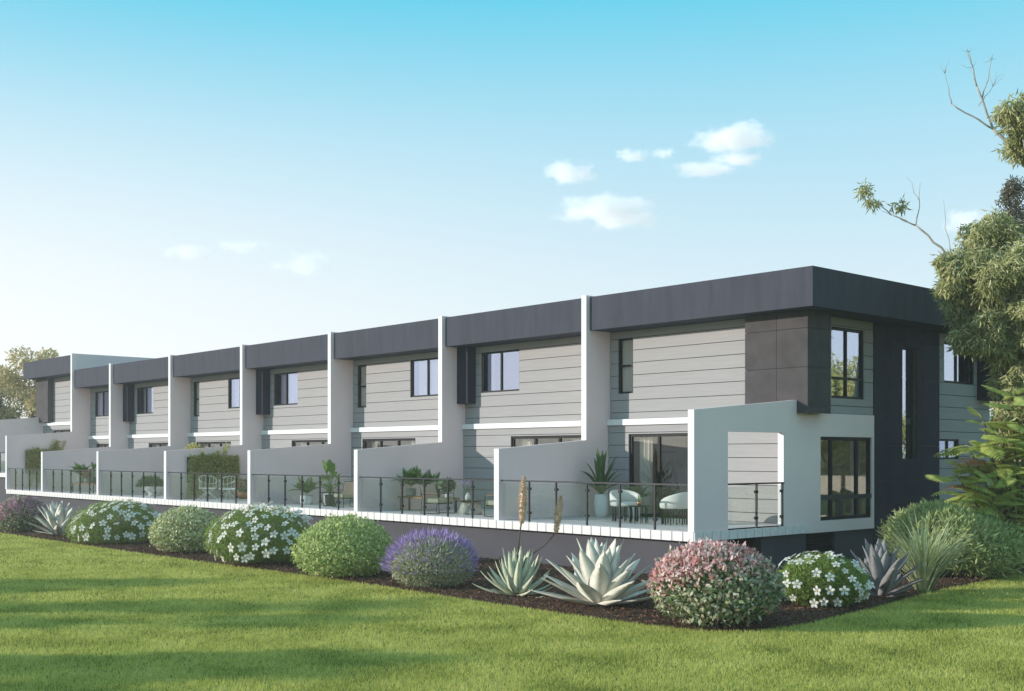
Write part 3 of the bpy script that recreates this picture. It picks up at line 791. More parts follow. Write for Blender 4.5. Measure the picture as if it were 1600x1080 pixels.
agave("pale agave with wide leaves at the far left, beside the magenta shrub", (-22.81, -4.55), 1.05, TIERS, AG, 43)
agave("agave coloured dark grey as if in shade, behind the right hand white flowers", (3.95, 0.55), 0.95, TIERS, AS, 44)
T = agave("grey green agave with two tall peach flower spikes", (-0.70, -4.36), 0.90, [(0, 5, 0.88), (1, 9, 0.9), (2, 9, 0.86), (3, 9, 0.86), (4, 7, 0.84), (5, 6, 0.74)], AL, 42)
def flower_stalk(T, pts, r, s0, s1, sr, seed):
    rng = np.random.default_rng(seed)
    st = MB().tube(pts, r, 7).build('flower_stalk', "bark", T, smooth=True)
    a, b = Vector(s0), Vector(s1); n = 420
    t = rng.uniform(0, 1, n); ang = rng.uniform(0, 2*np.pi, n)
    ax = (b - a).normalized(); u = ax.cross(Vector((0.3, 1, 0))).normalized(); v_ = ax.cross(u)
    prof = sr * np.sin(np.clip(t*0.86 + 0.12, 0, 1) * np.pi) ** 0.7
    rad = np.cos(ang)[:, None] * np.array(u) + np.sin(ang)[:, None] * np.array(v_)
    p = np.array(a) + np.array(b - a) * t[:, None] + rad * prof[:, None] * 0.4
    d = rad * 0.75 + np.array(ax) * 0.55; d /= np.linalg.norm(d, axis=1, keepdims=True)
    vv, ff = leaf_quads(p, d, prof * 1.0 + 0.02, 0.022, rng)
    tag(put('florets', tri_mesh('florets', vv, ff, "spike_peach"), st), "peach coloured florets", kind='stuff')
    MB().tube([a, a.lerp(b, .35), a.lerp(b, .7), b], [sr*0.5, sr*0.75, sr*0.5, 0.008], 8).build('spike', "spike_core", st, smooth=True)
plain("spike_core", (0.74, 0.52, 0.38), 0.8, var=0.25, scale=40)
flower_stalk(T, [(0, 0, 0.2), (-0.02, 0.0, 0.6), (0.08, 0.0, 1.25), (0.10, 0.02, 1.42)], [0.022, 0.018, 0.014, 0.014], (0.10, 0.02, 1.38), (0.16, 0.02, 2.27), 0.070, 3)
flower_stalk(T, [(0.02, 0.02, 0.3), (0.12, 0.1, 0.72), (0.36, 0.38, 0.98), (0.50, 0.54, 1.22)], [0.016, 0.013, 0.011, 0.012], (0.49, 0.53, 1.2), (0.56, 0.60, 1.90), 0.058, 4)

# ornamental grass clump
def blades(name, T, n, L, W, rng, mat, spread=1.0, seg=5):
    a = rng.uniform(0, 2*np.pi, n); ln = L * rng.uniform(0.55, 1.1, n); a0 = rng.uniform(0.02, 0.55, n) * spread; a1 = a0 + rng.uniform(0.3, 1.5, n) * spread
    r0 = rng.uniform(0, 0.12, n); x = r0.copy(); z = np.zeros(n); V = []
    for i in range(seg + 1):
        t = i / seg; w_ = W * (1 - t ** 2) * 0.5 + 0.0008
        c, s_ = np.cos(a), np.sin(a); tw = a + 0.35
        for sg in (-1, 1):
            V.append(np.stack([c*x + sg*w_*-np.sin(tw), s_*x + sg*w_*np.cos(tw), z], 1))
        an = a0 + (a1 - a0) * t ** 1.5; x = x + np.sin(an) * ln/seg; z = z + np.cos(an) * ln/seg
    v = np.stack(V, 1).reshape(-1, 3); m = 2*(seg+1)
    q = np.array([[2*i, 2*i+1, 2*i+3, 2*i+2] for i in range(seg)])
    f = ((np.arange(n)*m)[:, None, None] + q[None]).reshape(-1, 4)
    return tag(put(name, tri_mesh(name, v, f, mat), T), kind='stuff')
T = thing('ornamental_grass', "striped ornamental grass clump between grey agave and green bush", 'grass clump', (4.05, 1.95, GZ))
blades('blades', T, 430, 1.60, 0.030, np.random.default_rng(51), "blade_striped", 1.15)
MB().lathe([(0.15, -0.02), (0.16, 0.05), (0.05, 0.12)], 10).build('crown_base', "leaf_mid", T, smooth=True)

# broad green bush with pointed leaves
shrub('green_bush', "broad olive green bush under the feathery leaved tree", (3.05, 4.95), 2.55, 1.74, 16000, 0.16, 0.040, "leaf_bush", 52, amp=0.42, up=0.8, inner=0.55)

# ------------------------------------------------------------------ trees
def limb(mb, p0, p1, r0, r1, rng, sag=0.06, n=6, sides=8):
    p0, p1 = Vector(p0), Vector(p1); l = (p1 - p0).length; pts = []; rs = []
    for i in range(n + 1):
        t = i / n; o = Vector(rng.normal(size=3)) * l * sag * (math.sin(t*math.pi) if 0 < t < 1 else 0) * 0.6
        pts.append(p0.lerp(p1, t) + o); rs.append(r0 + (r1 - r0) * t)
    mb.tube(pts, rs, sides); return pts

def cloud_leaves(name, parent, mat, clumps, L, W, rng, droop=0.5, shell=0.35):
    P = []; U = []
    for (c, rad, n) in clumps:
        u = rng.normal(size=(n, 3)); u /= np.linalg.norm(u, axis=1, keepdims=True)
        r = rng.uniform(shell**3, 1, n) ** (1/3) * lobes(u, rng, 10, 0.28)
        P.append(np.array(c) + u * np.array(rad) * r[:, None]); U.append(u)
    p = np.concatenate(P); U = np.concatenate(U)
    d = rng.normal(size=p.shape); d[:, 2] -= droop * 1.6; d /= np.linalg.norm(d, axis=1, keepdims=True)
    v, f = leaf_quads(p, d, L * rng.uniform(0.6, 1.3, len(p)), W * rng.uniform(0.7, 1.2, len(p)), rng, bend=0.25, face=U)
    return tag(put(name, tri_mesh(name, v, f, mat), parent), kind='stuff')

def tree(name, label, loc, h, trunk_r, clumps, L, W, mat, seed, droop=0.5, bark="bark", group=None, limbs=True, lean=(0, 0), sub=True, cat='tree'):
    """clumps in coordinates relative to the foot of the tree; each big clump is broken into many small ones"""
    rng = np.random.default_rng(seed)
    T = thing(name, label, cat, (loc[0], loc[1], GZ), 0, group)
    mb = MB(); top = Vector((lean[0], lean[1], h*0.62))
    pts = limb(mb, (0, 0, -0.1), top, trunk_r, trunk_r*0.45, rng, 0.03, 8, 10)
    cl = []
    for (c, rad, n) in clumps:
        if limbs:
            t = min(0.95, max(0.3, c[2] / h)); b = pts[int(t * 8)]
            limb(mb, b, Vector(c), trunk_r*0.38, trunk_r*0.08, rng, 0.08, 5, 6)
        if sub:
            k = 16
            for _ in range(k):
                u = rng.normal(size=3); u /= np.linalg.norm(u); q = np.array(c) + u * np.array(rad) * rng.uniform(0.35, 0.86)
                s_ = rng.uniform(0.28, 0.46)
                cl.append((q, np.array(rad) * s_, n // k))
                if rng.uniform() < 0.5: limb(mb, Vector(c), Vector(q), trunk_r*0.12, trunk_r*0.03, rng, 0.1, 3, 5)
        else: cl.append((c, rad, n))
    mb.build('trunk', bark, T, smooth=True)
    cloud_leaves('crown', T, mat, cl, L, W, rng, droop)
    return T

# the gum tree at the right edge: trunk just outside the picture, crown hanging into it
GX, GY = 4.0, 9.3
def rel(p): return (p[0] - GX, p[1] - GY, p[2] - GZ)
euc = tree('gum_tree', "gum tree with drooping narrow leaves at the right edge", (GX, GY), 10.5, 0.20, [
    (rel((2.55, 6.72, 6.06)), (0.74, 0.74, 0.59), 2865), (rel((2.77, 7.87, 6.54)), (0.94, 0.94, 0.75), 4063),
    (rel((3.72, 7.24, 5.83)), (1.01, 1.01, 0.81), 4605), (rel((2.46, 7.53, 5.18)), (0.88, 0.88, 0.70), 3667),
    (rel((3.37, 7.21, 4.70)), (0.95, 0.95, 0.76), 4152), (rel((2.66, 6.65, 4.28)), (0.47, 0.47, 0.38), 1697),
    (rel((2.80, 7.65, 4.03)), (0.57, 0.57, 0.46), 2073), (rel((3.51, 7.56, 4.05)), (0.81, 0.81, 0.65), 3252),
    (rel((2.35, 6.57, 5.55)), (0.50, 0.50, 0.40), 1812), (rel((3.70, 6.97, 2.64)), (0.66, 0.66, 0.53), 2480),
    (rel((3.01, 7.73, 3.28)), (0.42, 0.42, 0.34), 1532), (rel((3.48, 7.80, 1.78)), (0.74, 0.74, 0.59), 2871),
    (rel((3.48, 7.36, 9.31)), (0.61, 0.61, 0.49), 2260), (rel((3.32, 8.15, 8.90)), (0.60, 0.60, 0.48), 2194),
    (rel((3.04, 6.82, 5.65)), (0.88, 0.88, 0.70), 3668), (rel((4.7, 9.6, 8.2)), (1.3, 1.3, 1.0), 3000), (rel((4.8, 9.6, 5.6)), (1.5, 1.5, 1.6), 3500)],
    0.18, 0.032, "leaf_euc", 61, droop=0.75, bark="bark_pale")
# slender branches reaching out of the crown, one with two tufts of leaves
rng = np.random.default_rng(62); mb = MB()
B = [rel((2.15, 6.85, 6.2)), rel((1.55, 6.25, 7.0)), rel((1.15, 5.85, 7.25)), rel((0.72, 5.42, 7.85))]
limb(mb, rel((3.1, 7.9, 5.8)), B[0], 0.05, 0.032, rng, 0.03); limb(mb, B[0], B[1], 0.032, 0.022, rng, 0.03); limb(mb, B[1], B[2], 0.020, 0.013, rng, 0.03); limb(mb, B[2], B[3], 0.013, 0.007, rng, 0.04)
limb(mb, B[1], rel((1.62, 6.32, 8.0)), 0.015, 0.005, rng, 0.05); limb(mb, B[1], rel((1.0, 5.7, 7.35)), 0.010, 0.004, rng, 0.05)
limb(mb, rel((1.60, 6.30, 7.6)), rel((1.40, 6.1, 8.15)), 0.008, 0.003, rng, 0.05)
limb(mb, B[0], rel((2.0, 6.7, 7.6)), 0.012, 0.004, rng, 0.05)
mb.build('branch', "bark_pale", euc, smooth=True)
cloud_leaves('leaf_tuft', euc, "leaf_euc", [(rel((0.72, 5.42, 7.85)), (0.22, 0.22, 0.24), 110), (rel((0.85, 5.55, 7.55)), (0.22, 0.22, 0.16), 80), (rel((1.28, 6.0, 7.45)), (0.18, 0.18, 0.14), 90)], 0.17, 0.030, rng, 0.7)

# bare dead tree behind it
T = thing('dead_tree', "bare pale dead branches rising above the gum tree", 'tree', (4.3, 13.5, GZ))
rng = np.random.default_rng(63); mb = MB()
def rd(p): return (p[0] - 4.3, p[1] - 13.5, p[2] - GZ)
D = [np.array(q) for q in ((1.95, 11.09, 9.29), (1.40, 10.50, 10.10), (1.13, 10.20, 10.85), (0.88, 9.92, 11.75), (0.96, 10.0, 12.25))]
limb(mb, (0, 0, -0.1), rd((3.3, 12.5, 6.0)), 0.17, 0.10, rng, 0.02); limb(mb, rd((3.3, 12.5, 6.0)), rd(D[0]), 0.10, 0.055, rng, 0.03)
limb(mb, rd(D[0]), rd(D[1]), 0.055, 0.042, rng, 0.02)
limb(mb, rd(D[1]), rd((1.12, 10.18, 11.2)), 0.034, 0.024, rng, 0.03); limb(mb, rd((1.12, 10.18, 11.2)), rd((0.98, 10.03, 12.1)), 0.024, 0.012, rng, 0.03)
limb(mb, rd(D[1]), rd((0.68, 9.70, 10.75)), 0.026, 0.016, rng, 0.03); limb(mb, rd((0.68, 9.7, 10.75)), rd((0.56, 9.57, 11.55)), 0.015, 0.006, rng, 0.03)
limb(mb, rd((1.22, 10.28, 10.9)), rd((1.38, 10.45, 11.9)), 0.018, 0.008, rng, 0.03); limb(mb, rd((1.15, 10.2, 10.7)), rd((1.40, 10.48, 11.2)), 0.014, 0.005, rng, 0.03)
for c in ((0.98, 10.03, 12.1), (0.56, 9.57, 11.55), (1.38, 10.45, 11.9), (1.40, 10.48, 11.2), (1.05, 10.1, 11.7)):
    for _ in range(6):
        q = np.array(c) + rng.normal(size=3) * np.array((0.16, 0.16, 0.14)) + np.array((0, 0, 0.15)); limb(mb, rd(c), rd(q), 0.006, 0.002, rng, 0.08, 3, 4)
mb.build('trunk', "bark_pale", T, smooth=True)

tree('brown_tipped_tree', "dark bronze leaved tree showing between the gum tree's crowns", (-2.0, 19.5), 12.0, 0.18, [((0.0, 0.0, 11.3), (0.7, 0.7, 0.75), 2000), ((-0.2, -0.1, 10.3), (0.9, 0.9, 0.7), 2200), ((0.7, 0.6, 10.6), (0.9, 0.9, 1.2), 2200), ((0.2, 0.2, 8.6), (1.2, 1.2, 1.2), 2600)], 0.11, 0.05, "leaf_conifer", 64, 0.1)
tree('yellow_green_tree', "yellow green tree behind the building's rear corner at right", (-4.2, 23.0), 8.4, 0.18, [((0, 0, 6.2), (1.6, 1.6, 1.2), 4200), ((0.6, 0.6, 4.6), (1.9, 1.9, 1.4), 4800), ((0.2, 0, 2.6), (1.9, 1.9, 1.5), 4800), ((2.2, 1.6, 4.2), (1.9, 1.9, 2.4), 4000)], 0.15, 0.07, "leaf_yellowgreen", 65, 0.3)
tree('hedge_tree', "dense mid green tree low behind the feathery leaved tree", (-1.2, 17.0), 4.9, 0.14, [((0, 0, 3.2), (1.3, 1.3, 1.1), 4000), ((0.4, 0.4, 1.7), (1.4, 1.4, 1.1), 4000), ((-0.7, -0.4, 1.1), (1.0, 1.0, 0.8), 3000)], 0.13, 0.06, "leaf_bush", 66, 0.3)

# feathery leaved tree: every frond is a part
def frond_mesh(mat, L=1.0, pairs=11, bend=0.35, seed=0):
    rng = np.random.default_rng(seed); V = []; Fc = []
    def pt(t): return np.array([L*t, 0, L*(0.10*t - bend*t*t)])
    for i in range(pairs):
        t = 0.12 + 0.88*i/(pairs-1); p = pt(t); ll = L*0.32*math.sin(math.pi*(0.22 + 0.70*t)); wv = ll*0.44
        for sg in (-1, 1):
            dx = np.array([0.45, sg*0.85, -0.22]); dx /= np.linalg.norm(dx); n_ = np.array([-0.85, 0.45*sg, 0]) * sg
            b = len(V); m = p + dx*ll*0.45
            V += [p, m + np.array([0.9, -0.4*sg, 0.05])*wv/2, p + dx*ll + np.array([0, 0, -0.03*L]), m - np.array([0.9, -0.4*sg, -0.05])*wv/2]
            Fc += [(b, b+1, b+2), (b, b+2, b+3)]
    mb = MB().add(V, Fc); mb.tube([pt(0), pt(0.35), pt(0.7), pt(1.0)], [0.012*L, 0.009*L, 0.006*L, 0.002*L], 4)
    return mb.mesh('frond', mat, recalc=False)
FR = [frond_mesh("frond_green", 1.0, 12, b, i) for i, b in enumerate((0.15, 0.3, 0.45))]
FRR = frond_mesh("frond_rust", 1.0, 11, 0.4, 9)
SX, SY = 3.80, 6.80
T = thing('feather_leaf_tree', "small tree with long feathery fronds at right, before the rear boards", 'tree', (SX, SY, GZ))
rng = np.random.default_rng(71); mb = MB()
tops = []
for (dx, dy, hh) in ((-0.15, -0.1, 4.0), (-0.65, -0.65, 3.6), (0.4, 0.35, 3.7), (-0.85, -0.85, 2.9), (0.1, 0.1, 3.1), (-0.35, -0.35, 3.3), (-1.0, -1.05, 2.2), (-0.45, -0.4, 2.4), (-0.1, 0.2, 2.7), (0.8, 0.7, 2.7), (-0.5, -0.6, 1.7)):
    limb(mb, (0.02*dx, 0.02*dy, -0.05), (dx*0.5, dy*0.5, hh*0.55), 0.06, 0.035, rng, 0.03); limb(mb, (dx*0.5, dy*0.5, hh*0.55), (dx, dy, hh), 0.035, 0.012, rng, 0.04); tops.append((dx, dy, hh))
mb.build('trunk', "bark", T, smooth=True)
for (dx, dy, hh) in tops:
    for i in range(25):
        a = 2*math.pi*i/25*4 + rng.uniform(-.3, .3); zz = hh - rng.uniform(0, 1.0) ** 1.3 * min(2.2, hh - 0.7)
        f_ = 0.5 + 0.5 * zz / hh
        o = put('frond', FRR if rng.uniform() < 0.10 else FR[int(rng.integers(3))], T, (dx*f_, dy*f_, zz), scale=float(rng.uniform(0.55, 0.95)))
        o.rotation_euler = (rng.uniform(-.4, .4), rng.uniform(-0.5, 0.3), a)

# background tree beyond the raised block at far left
tree('pale_tree', "sun faded tree behind the far left end of the row", (-66.0, 10.0), 9.5, 0.35, [((0, 0, 8.0), (2.6, 2.6, 2.0), 6000), ((-2.5, -1.4, 6.2), (2.6, 2.6, 2.0), 5000), ((1.5, 1.2, 5.6), (2.4, 2.4, 1.8), 5000), ((-4.5, -2.5, 7.4), (2.6, 2.6, 2.2), 4000)], 0.26, 0.13, "leaf_faded", 81, 0.2)

# trees standing left behind the viewer: their long shadows streak the lawn
def shade_tree(label, x, y, h, w_, seed, n=1250):
    rng = np.random.default_rng(seed); cl = []
    for i in range(9):
        a = rng.uniform(0, 6.28); r = rng.uniform(0.1, 0.9) * w_
        cl.append(((r*math.cos(a), r*math.sin(a), h*rng.uniform(0.62, 0.9)), (w_*0.40, w_*0.40, h*0.07), n // 9))
    return tree('shade_tree', label, (x, y), h, 0.22, cl, 0.34, 0.20, "leaf_mid", seed, 0.2, group='trees behind the viewer')
def up_sun(px, py, dist): return px - 0.6025 * dist, py - 0.798 * dist
for i, (px, py, h, w_, lab) in enumerate((
        (-1.2, -9.0, 7.6, 2.4, "tall leafy tree out of frame whose shadow crosses the middle lawn"),
        (2.6, -12.4, 6.0, 1.7, "leafy tree out of frame whose shadow crosses the near right lawn"),
        (-8.0, -9.6, 7.0, 1.8, "leafy tree out of frame whose shadow crosses the left lawn"))):
    x, y = up_sun(px, py, h * 0.85 / 0.2494); shade_tree(lab, x, y, h, w_, 90 + i)

# trees beyond the right edge of the picture; the side windows mirror them
for i, (x, y, h, lab) in enumerate(((9.5, 21.0, 6.5, "golden green tree out of frame at right, mirrored in the picture window"),
                                    (14.0, 29.0, 8.5, "taller tree out of frame at right, second one mirrored in the side windows"),
                                    (20.0, 33.0, 8.0, "broad tree out of frame farthest to the right, mirrored in the side windows"))):
    tree('garden_tree', lab, (x, y), h, 0.2, [((0, 0, h*0.72), (h*0.26, h*0.26, h*0.2), 2600), ((h*0.16, -h*0.1, h*0.5), (h*0.24, h*0.24, h*0.18), 2200), ((-h*0.16, h*0.1, h*0.46), (h*0.24, h*0.24, h*0.18), 2200), ((0, 0, h*0.25), (h*0.2, h*0.2, h*0.14), 1500)], 0.26, 0.12, "leaf_olive", 200 + i, 0.2, group='trees out of frame at right')

# ------------------------------------------------------------------ terrace furniture and pots
plain("pot_white", (0.70, 0.71, 0.72), 0.45, var=0.04)
plain("pot_dark", (0.05, 0.05, 0.055), 0.6, var=0.2)
plain("pot_terracotta", (0.36, 0.16, 0.09), 0.8, var=0.2, scale=12)
plain("pot_concrete", (0.34, 0.34, 0.33), 0.85, var=0.2, scale=9, bump=0.3)
plain("soil", (0.05, 0.035, 0.025), 1.0)
plain("boucle_white", (0.68, 0.67, 0.64), 0.95, var=0.06, scale=60, bump=0.5, bscale=120)
plain("canvas_tan", (0.46, 0.38, 0.31), 0.9, var=0.06, scale=40)
plain("cushion_olive", (0.36, 0.36, 0.27), 0.95, var=0.06, scale=40)
plain("wood_bench", (0.26, 0.15, 0.09), 0.6, var=0.25, scale=3, stretch=(1, 12, 12))
plain("stone_rough", (0.42, 0.41, 0.38), 0.9, var=0.25, scale=7, bump=0.7, bscale=14)
plain("brass", (0.42, 0.26, 0.15), 0.35, metal=0.8, var=0.1)
plain("rug_orange", (0.62, 0.30, 0.06), 0.9, var=0.15, scale=18)
plain("sofa_grey", (0.35, 0.34, 0.32), 0.95, var=0.08, scale=30)
plain("wood_frame", (0.38, 0.24, 0.12), 0.5, var=0.15)
plain("picture_paper", (0.62, 0.60, 0.57), 0.9, var=0.12, scale=2.5)
plain("picture_green", (0.16, 0.15, 0.09), 0.9, var=0.3, scale=6)
plain("stem_green", (0.10, 0.15, 0.05), 0.7)
leaf_mat("leaf_rust", [(0.26, 0.12, 0.05), (0.36, 0.17, 0.07), (0.20, 0.12, 0.05)], trans=0.2)
leaf_mat("pampas", [(0.48, 0.33, 0.20), (0.58, 0.42, 0.27)], trans=0.2)

def pot_part(T, prof, mat, n=20):
    o = MB().lathe(prof, n).build('pot', mat, T, smooth=True)
    r, z = prof[-1]
    MB().lathe([(0.01, z - 0.035), (r * 0.93, z - 0.03), (r * 0.93, z + 0.002), (0.01, z + 0.004)], 14).build('soil', "soil", o)
    return o

STRAP = {}
def strap_kind(key, mat, L, W, a0, a1, fold=0.3, shape=(0.5, 0.5)):
    if key not in STRAP: STRAP[key] = strap('leaf', mat, L, W, R(a0), R(a1), 7, fold, 0.0, shape)
    return STRAP[key]

def potted(name, label, loc, prof, pot_mat, style, h, seed, mat="leaf_dark", n=16, w=0.5, z=0.0, group='potted plants on the terraces'):
    """style 'strap': arching strap leaves, each a part; 'bush': leafy ball on a stem; 'broad': broad leaves on stalks; 'fan': palm fronds"""
    rng = random.Random(seed); nr = np.random.default_rng(seed)
    T = thing(name, label, 'potted plant', (loc[0], loc[1], z), 0, group)
    pot_part(T, prof, pot_mat); zt = prof[-1][1]
    if style == 'strap':
        ks = [strap_kind((mat, a), mat, 1.0, 0.13, a, b, 0.35) for a, b in ((3, 12), (14, 38), (28, 72), (42, 100))]
        for i in range(n):
            a = 2.399 * i; k = min(3, int(4 * i / n))
            put('leaf', ks[k], T, (0.03*math.cos(a), 0.03*math.sin(a), zt - 0.01), a, scale=h * (1.0 - 0.10 * k) * rng.uniform(0.85, 1.1))
    elif style == 'broad':
        ks = [strap_kind((mat, 'b', a), mat, 1.0, 0.52, a, b, 0.18, (0.12, 0.45)) for a, b in ((8, 40), (30, 80), (50, 115))]
        for i in range(n):
            a = 2.399 * i; k = min(2, int(3 * i / n)); ln = h * (0.62 - 0.12 * k) * rng.uniform(0.8, 1.15)
            sx = ln * (0.22 + 0.22 * k); q = Vector((sx*math.cos(a), sx*math.sin(a), zt + ln * (1.0 - 0.24 * k)))
            st = MB().tube([(0, 0, zt - 0.02), (q.x*0.4, q.y*0.4, zt + (q.z - zt)*0.6), q], [0.010, 0.008, 0.006], 5).build('stalk', "stem_green", T)
            put('leaf', ks[k], st, q, a, scale=h * 0.36 * rng.uniform(0.8, 1.15))
    elif style == 'fan':
        ks = [frond_mesh(mat, 1.0, 13, b, 3) for b in (0.25, 0.5)]
        for i in range(n):
            a = 2.399 * i; o = put('frond', ks[i % 2], T, (0, 0, zt + 0.02 + 0.15 * h * (i / n)), scale=h * rng.uniform(0.65, 0.95)); o.rotation_euler = (0, -R(78 - 58 * i / n), a)
    else:
        u = nr.normal(size=(n, 3)); u /= np.linalg.norm(u, axis=1, keepdims=True); r = nr.uniform(0.2, 1, n) ** (1/3) * lobes(u, nr, 8, 0.3)
        p = u * np.array((w/2, w/2, h*0.42)) * r[:, None] + np.array((0, 0, zt + h*0.56))
        d = u + nr.normal(size=u.shape) * 0.7; d /= np.linalg.norm(d, axis=1, keepdims=True)
        v, f = leaf_quads(p, d, 0.12 * nr.uniform(.7, 1.3, n), 0.055, nr)
        tag(put('foliage', tri_mesh('foliage', v, f, mat), T), kind='stuff')
        MB().tube([(0, 0, zt - 0.02), (0.01, 0, zt + h*0.3), (0, 0.02, zt + h*0.75)], [0.018, 0.014, 0.006], 6).build('stem', "bark", T)
    return T

def cyl(r, h): return [(r*0.86, 0.0), (r*0.97, h*0.25), (r, h*0.6), (r*0.94, h)]

# --- first terrace
potted('potted_palm', "tall strap leaved plant in a white barrel pot by the sliding door", (-5.44, 2.93), [(0.13, 0.0), (0.165, 0.12), (0.185, 0.35), (0.165, 0.60)], "pot_white", 'strap', 1.15, 101, n=26)
potted('potted_fern', "dark fern in a white pot behind the tub chair", (-4.72, 3.42), cyl(0.17, 0.36), "pot_white", 'fan', 0.62, 102, n=18)
def arc(r, a0, a1, n): return [(r*math.cos(a0 + (a1-a0)*i/n), r*math.sin(a0 + (a1-a0)*i/n)) for i in range(n+1)]
def tub_chair(label, x, y, rz):
    T = thing('tub_chair', label, 'chair', (x, y, 0), rz, 'white tub chairs')        # faces +x
    MB().lathe([(0.20, 0.36), (0.33, 0.375), (0.345, 0.41), (0.33, 0.455), (0.20, 0.475)], 28).build('seat', "boucle_white", T, smooth=True)
    mb = MB(); n = 26; A0, A1 = R(52), R(308); vs = []
    for i in range(n + 1):
        t = i / n; a = A0 + (A1 - A0) * t; hh = 0.53 + 0.23 * math.sin(math.pi * t) ** 0.8
        c, s_ = math.cos(a), math.sin(a)
        for (r, z) in ((0.31, 0.38), (0.315, hh - 0.03), (0.335, hh), (0.365, hh), (0.385, hh - 0.03), (0.375, 0.40), (0.35, 0.37)): vs.append((r*c, r*s_, z))
    k = 7; fs = [(i*k + j, i*k + (j+1) % k, (i+1)*k + (j+1) % k, (i+1)*k + j) for i in range(n) for j in range(k)]
    fs += [tuple(range(k)), tuple(n*k + j for j in range(k-1, -1, -1))]
    mb.add(vs, fs).build('backrest', "boucle_white", T, smooth=True)
    me = MB().box(-0.011, 0.011, -0.011, 0.011, 0.0, 0.375).mesh('leg', "frame_black")
    for i in range(14):
        a = 2*math.pi*i/14; put('leg', me, T, (0.31*math.cos(a), 0.31*math.sin(a), 0), a)
    return T
tub_chair("white tub chair standing next to the barrel pot", -3.75, 2.00, R(-25))
tub_chair("white tub chair near the end wall, turned to the little table", -2.12, 1.92, R(188))
T = thing('side_table', "small round dark table between the two white tub chairs", 'table', (-2.98, 1.62, 0))
MB().lathe([(0.255, 0.39), (0.265, 0.395), (0.265, 0.41), (0.25, 0.415)], 28).build('table_top', "frame_black", T)
me = MB().tube([(0.22, 0, 0.0), (0.20, 0, 0.2), (0.22, 0, 0.392)], 0.009, 6).mesh('leg', "frame_black")
for i in range(10): put('leg', me, T, (0, 0, 0), 2*math.pi*i/10)
potted('potted_succulent', "little succulent in a copper pot on the round table", (-2.95, 1.60), [(0.045, 0), (0.06, 0.05), (0.062, 0.11)], "brass", 'strap', 0.17, 103, "leaf_mid", 9, z=0.416)
# --- second terrace
def bench(label, x0, x1, y0, y1):
    T = thing('bench', label, 'bench', ((x0+x1)/2, (y0+y1)/2, 0), 0, 'wooden plant benches'); L_ = (x1-x0)/2; W_ = (y1-y0)/2
    for i in range(4):
        a = -W_ + i * (2*W_/4) ; MB().box(-L_, L_, a + 0.004, a + 2*W_/4 - 0.004, 0.36, 0.42).build('plank', "wood_bench", T)
    for sx in (-1, 1):
        for sy in (-1, 1):
            MB().box(sx*(L_-0.12)-0.02, sx*(L_-0.12)+0.02, sy*(W_-0.05)-0.02, sy*(W_-0.05)+0.02, 0, 0.36).build('leg', "frame_black", T)
    return T
bench("long wooden bench carrying plants on the second terrace", -12.05, -9.65, 1.25, 1.65)
potted('potted_palm', "bushy green palm at the left end of the near bench", (-11.65, 1.45), cyl(0.15, 0.22), "pot_concrete", 'fan', 0.72, 104, "leaf_mid", 20, z=0.421)
potted('potted_palm', "dark spiky palm on the near bench, second pot from the left", (-11.05, 1.48), cyl(0.12, 0.22), "pot_dark", 'fan', 0.62, 105, "leaf_dark", 18, z=0.421)
potted('potted_bush', "round leafy plant in a dark pot on the near bench", (-10.45, 1.45), cyl(0.11, 0.24), "pot_dark", 'broad', 0.46, 106, "leaf_dark", 14, z=0.421)
potted('potted_bush', "small leafy plant in a white pot on the near bench", (-9.98, 1.48), cyl(0.09, 0.16), "pot_white", 'bush', 0.34, 107, "leaf_dark", 260, 0.30, z=0.421)
def sling_chair(label, x, y, rz):
    T = thing('armchair', label, 'chair', (x, y, 0), rz, 'black framed armchairs')    # faces +x
    for sy in (-0.31, 0.31):
        MB().tube([(-0.36, sy, 0.012), (0.34, sy, 0.012), (0.30, sy, 0.56), (-0.30, sy, 0.52)], 0.012, 6, closed=True).build('side_frame', "frame_black", T)
        MB().box(-0.26, 0.26, sy - 0.03, sy + 0.03, 0.548, 0.572).build('armrest', "wood_bench", T)
    MB().tube([(-0.30, -0.31, 0.50), (-0.40, -0.31, 0.80), (-0.40, 0.31, 0.80), (-0.30, 0.31, 0.50)], 0.011, 6).build('back_frame', "frame_black", T)
    MB().add([(-0.26, -0.28, 0.40), (-0.26, 0.28, 0.40), (-0.39, 0.28, 0.80), (-0.39, -0.28, 0.80), (-0.29, -0.28, 0.39), (-0.29, 0.28, 0.39), (-0.42, 0.28, 0.79), (-0.42, -0.28, 0.79)],
             [(0,1,2,3),(4,7,6,5),(0,4,5,1),(1,5,6,2),(2,6,7,3),(3,7,4,0)]).build('backrest', "canvas_tan", T, bevel=0.01)
    MB().box(-0.26, 0.32, -0.285, 0.285, 0.30, 0.42).build('seat', "cushion_olive", T, bevel=0.03, smooth=True)
    for sx in (-0.22, 0.26): MB().box(sx - 0.012, sx + 0.012, -0.30, 0.30, 0.27, 0.299).build('stretcher', "frame_black", T)
    return T
sling_chair("armchair with tan sling back in front of the near bench", -9.72, 0.92, R(8))
sling_chair("black framed armchair half hidden behind the first low dividing wall", -7.35, 1.15, R(172))
T = thing('coffee_table', "rough stone drum table between the black framed armchairs", 'table', (-8.72, 1.25, 0))
MB().lathe([(0.30, 0.0), (0.33, 0.06), (0.29, 0.22), (0.24, 0.34), (0.20, 0.355)], 9).build('base', "stone_rough", T)
MB().lathe([(0.36, 0.356), (0.365, 0.36), (0.365, 0.375), (0.355, 0.38)], 28).build('table_top', "frame_black", T)
T = thing('vase', "white vase holding lavender stems on the stone table", 'vase', (-8.80, 1.22, 0.381))
MB().lathe([(0.05, 0), (0.075, 0.04), (0.07, 0.12), (0.035, 0.18), (0.042, 0.21)], 16).build('vessel', "pot_white", T, smooth=True)
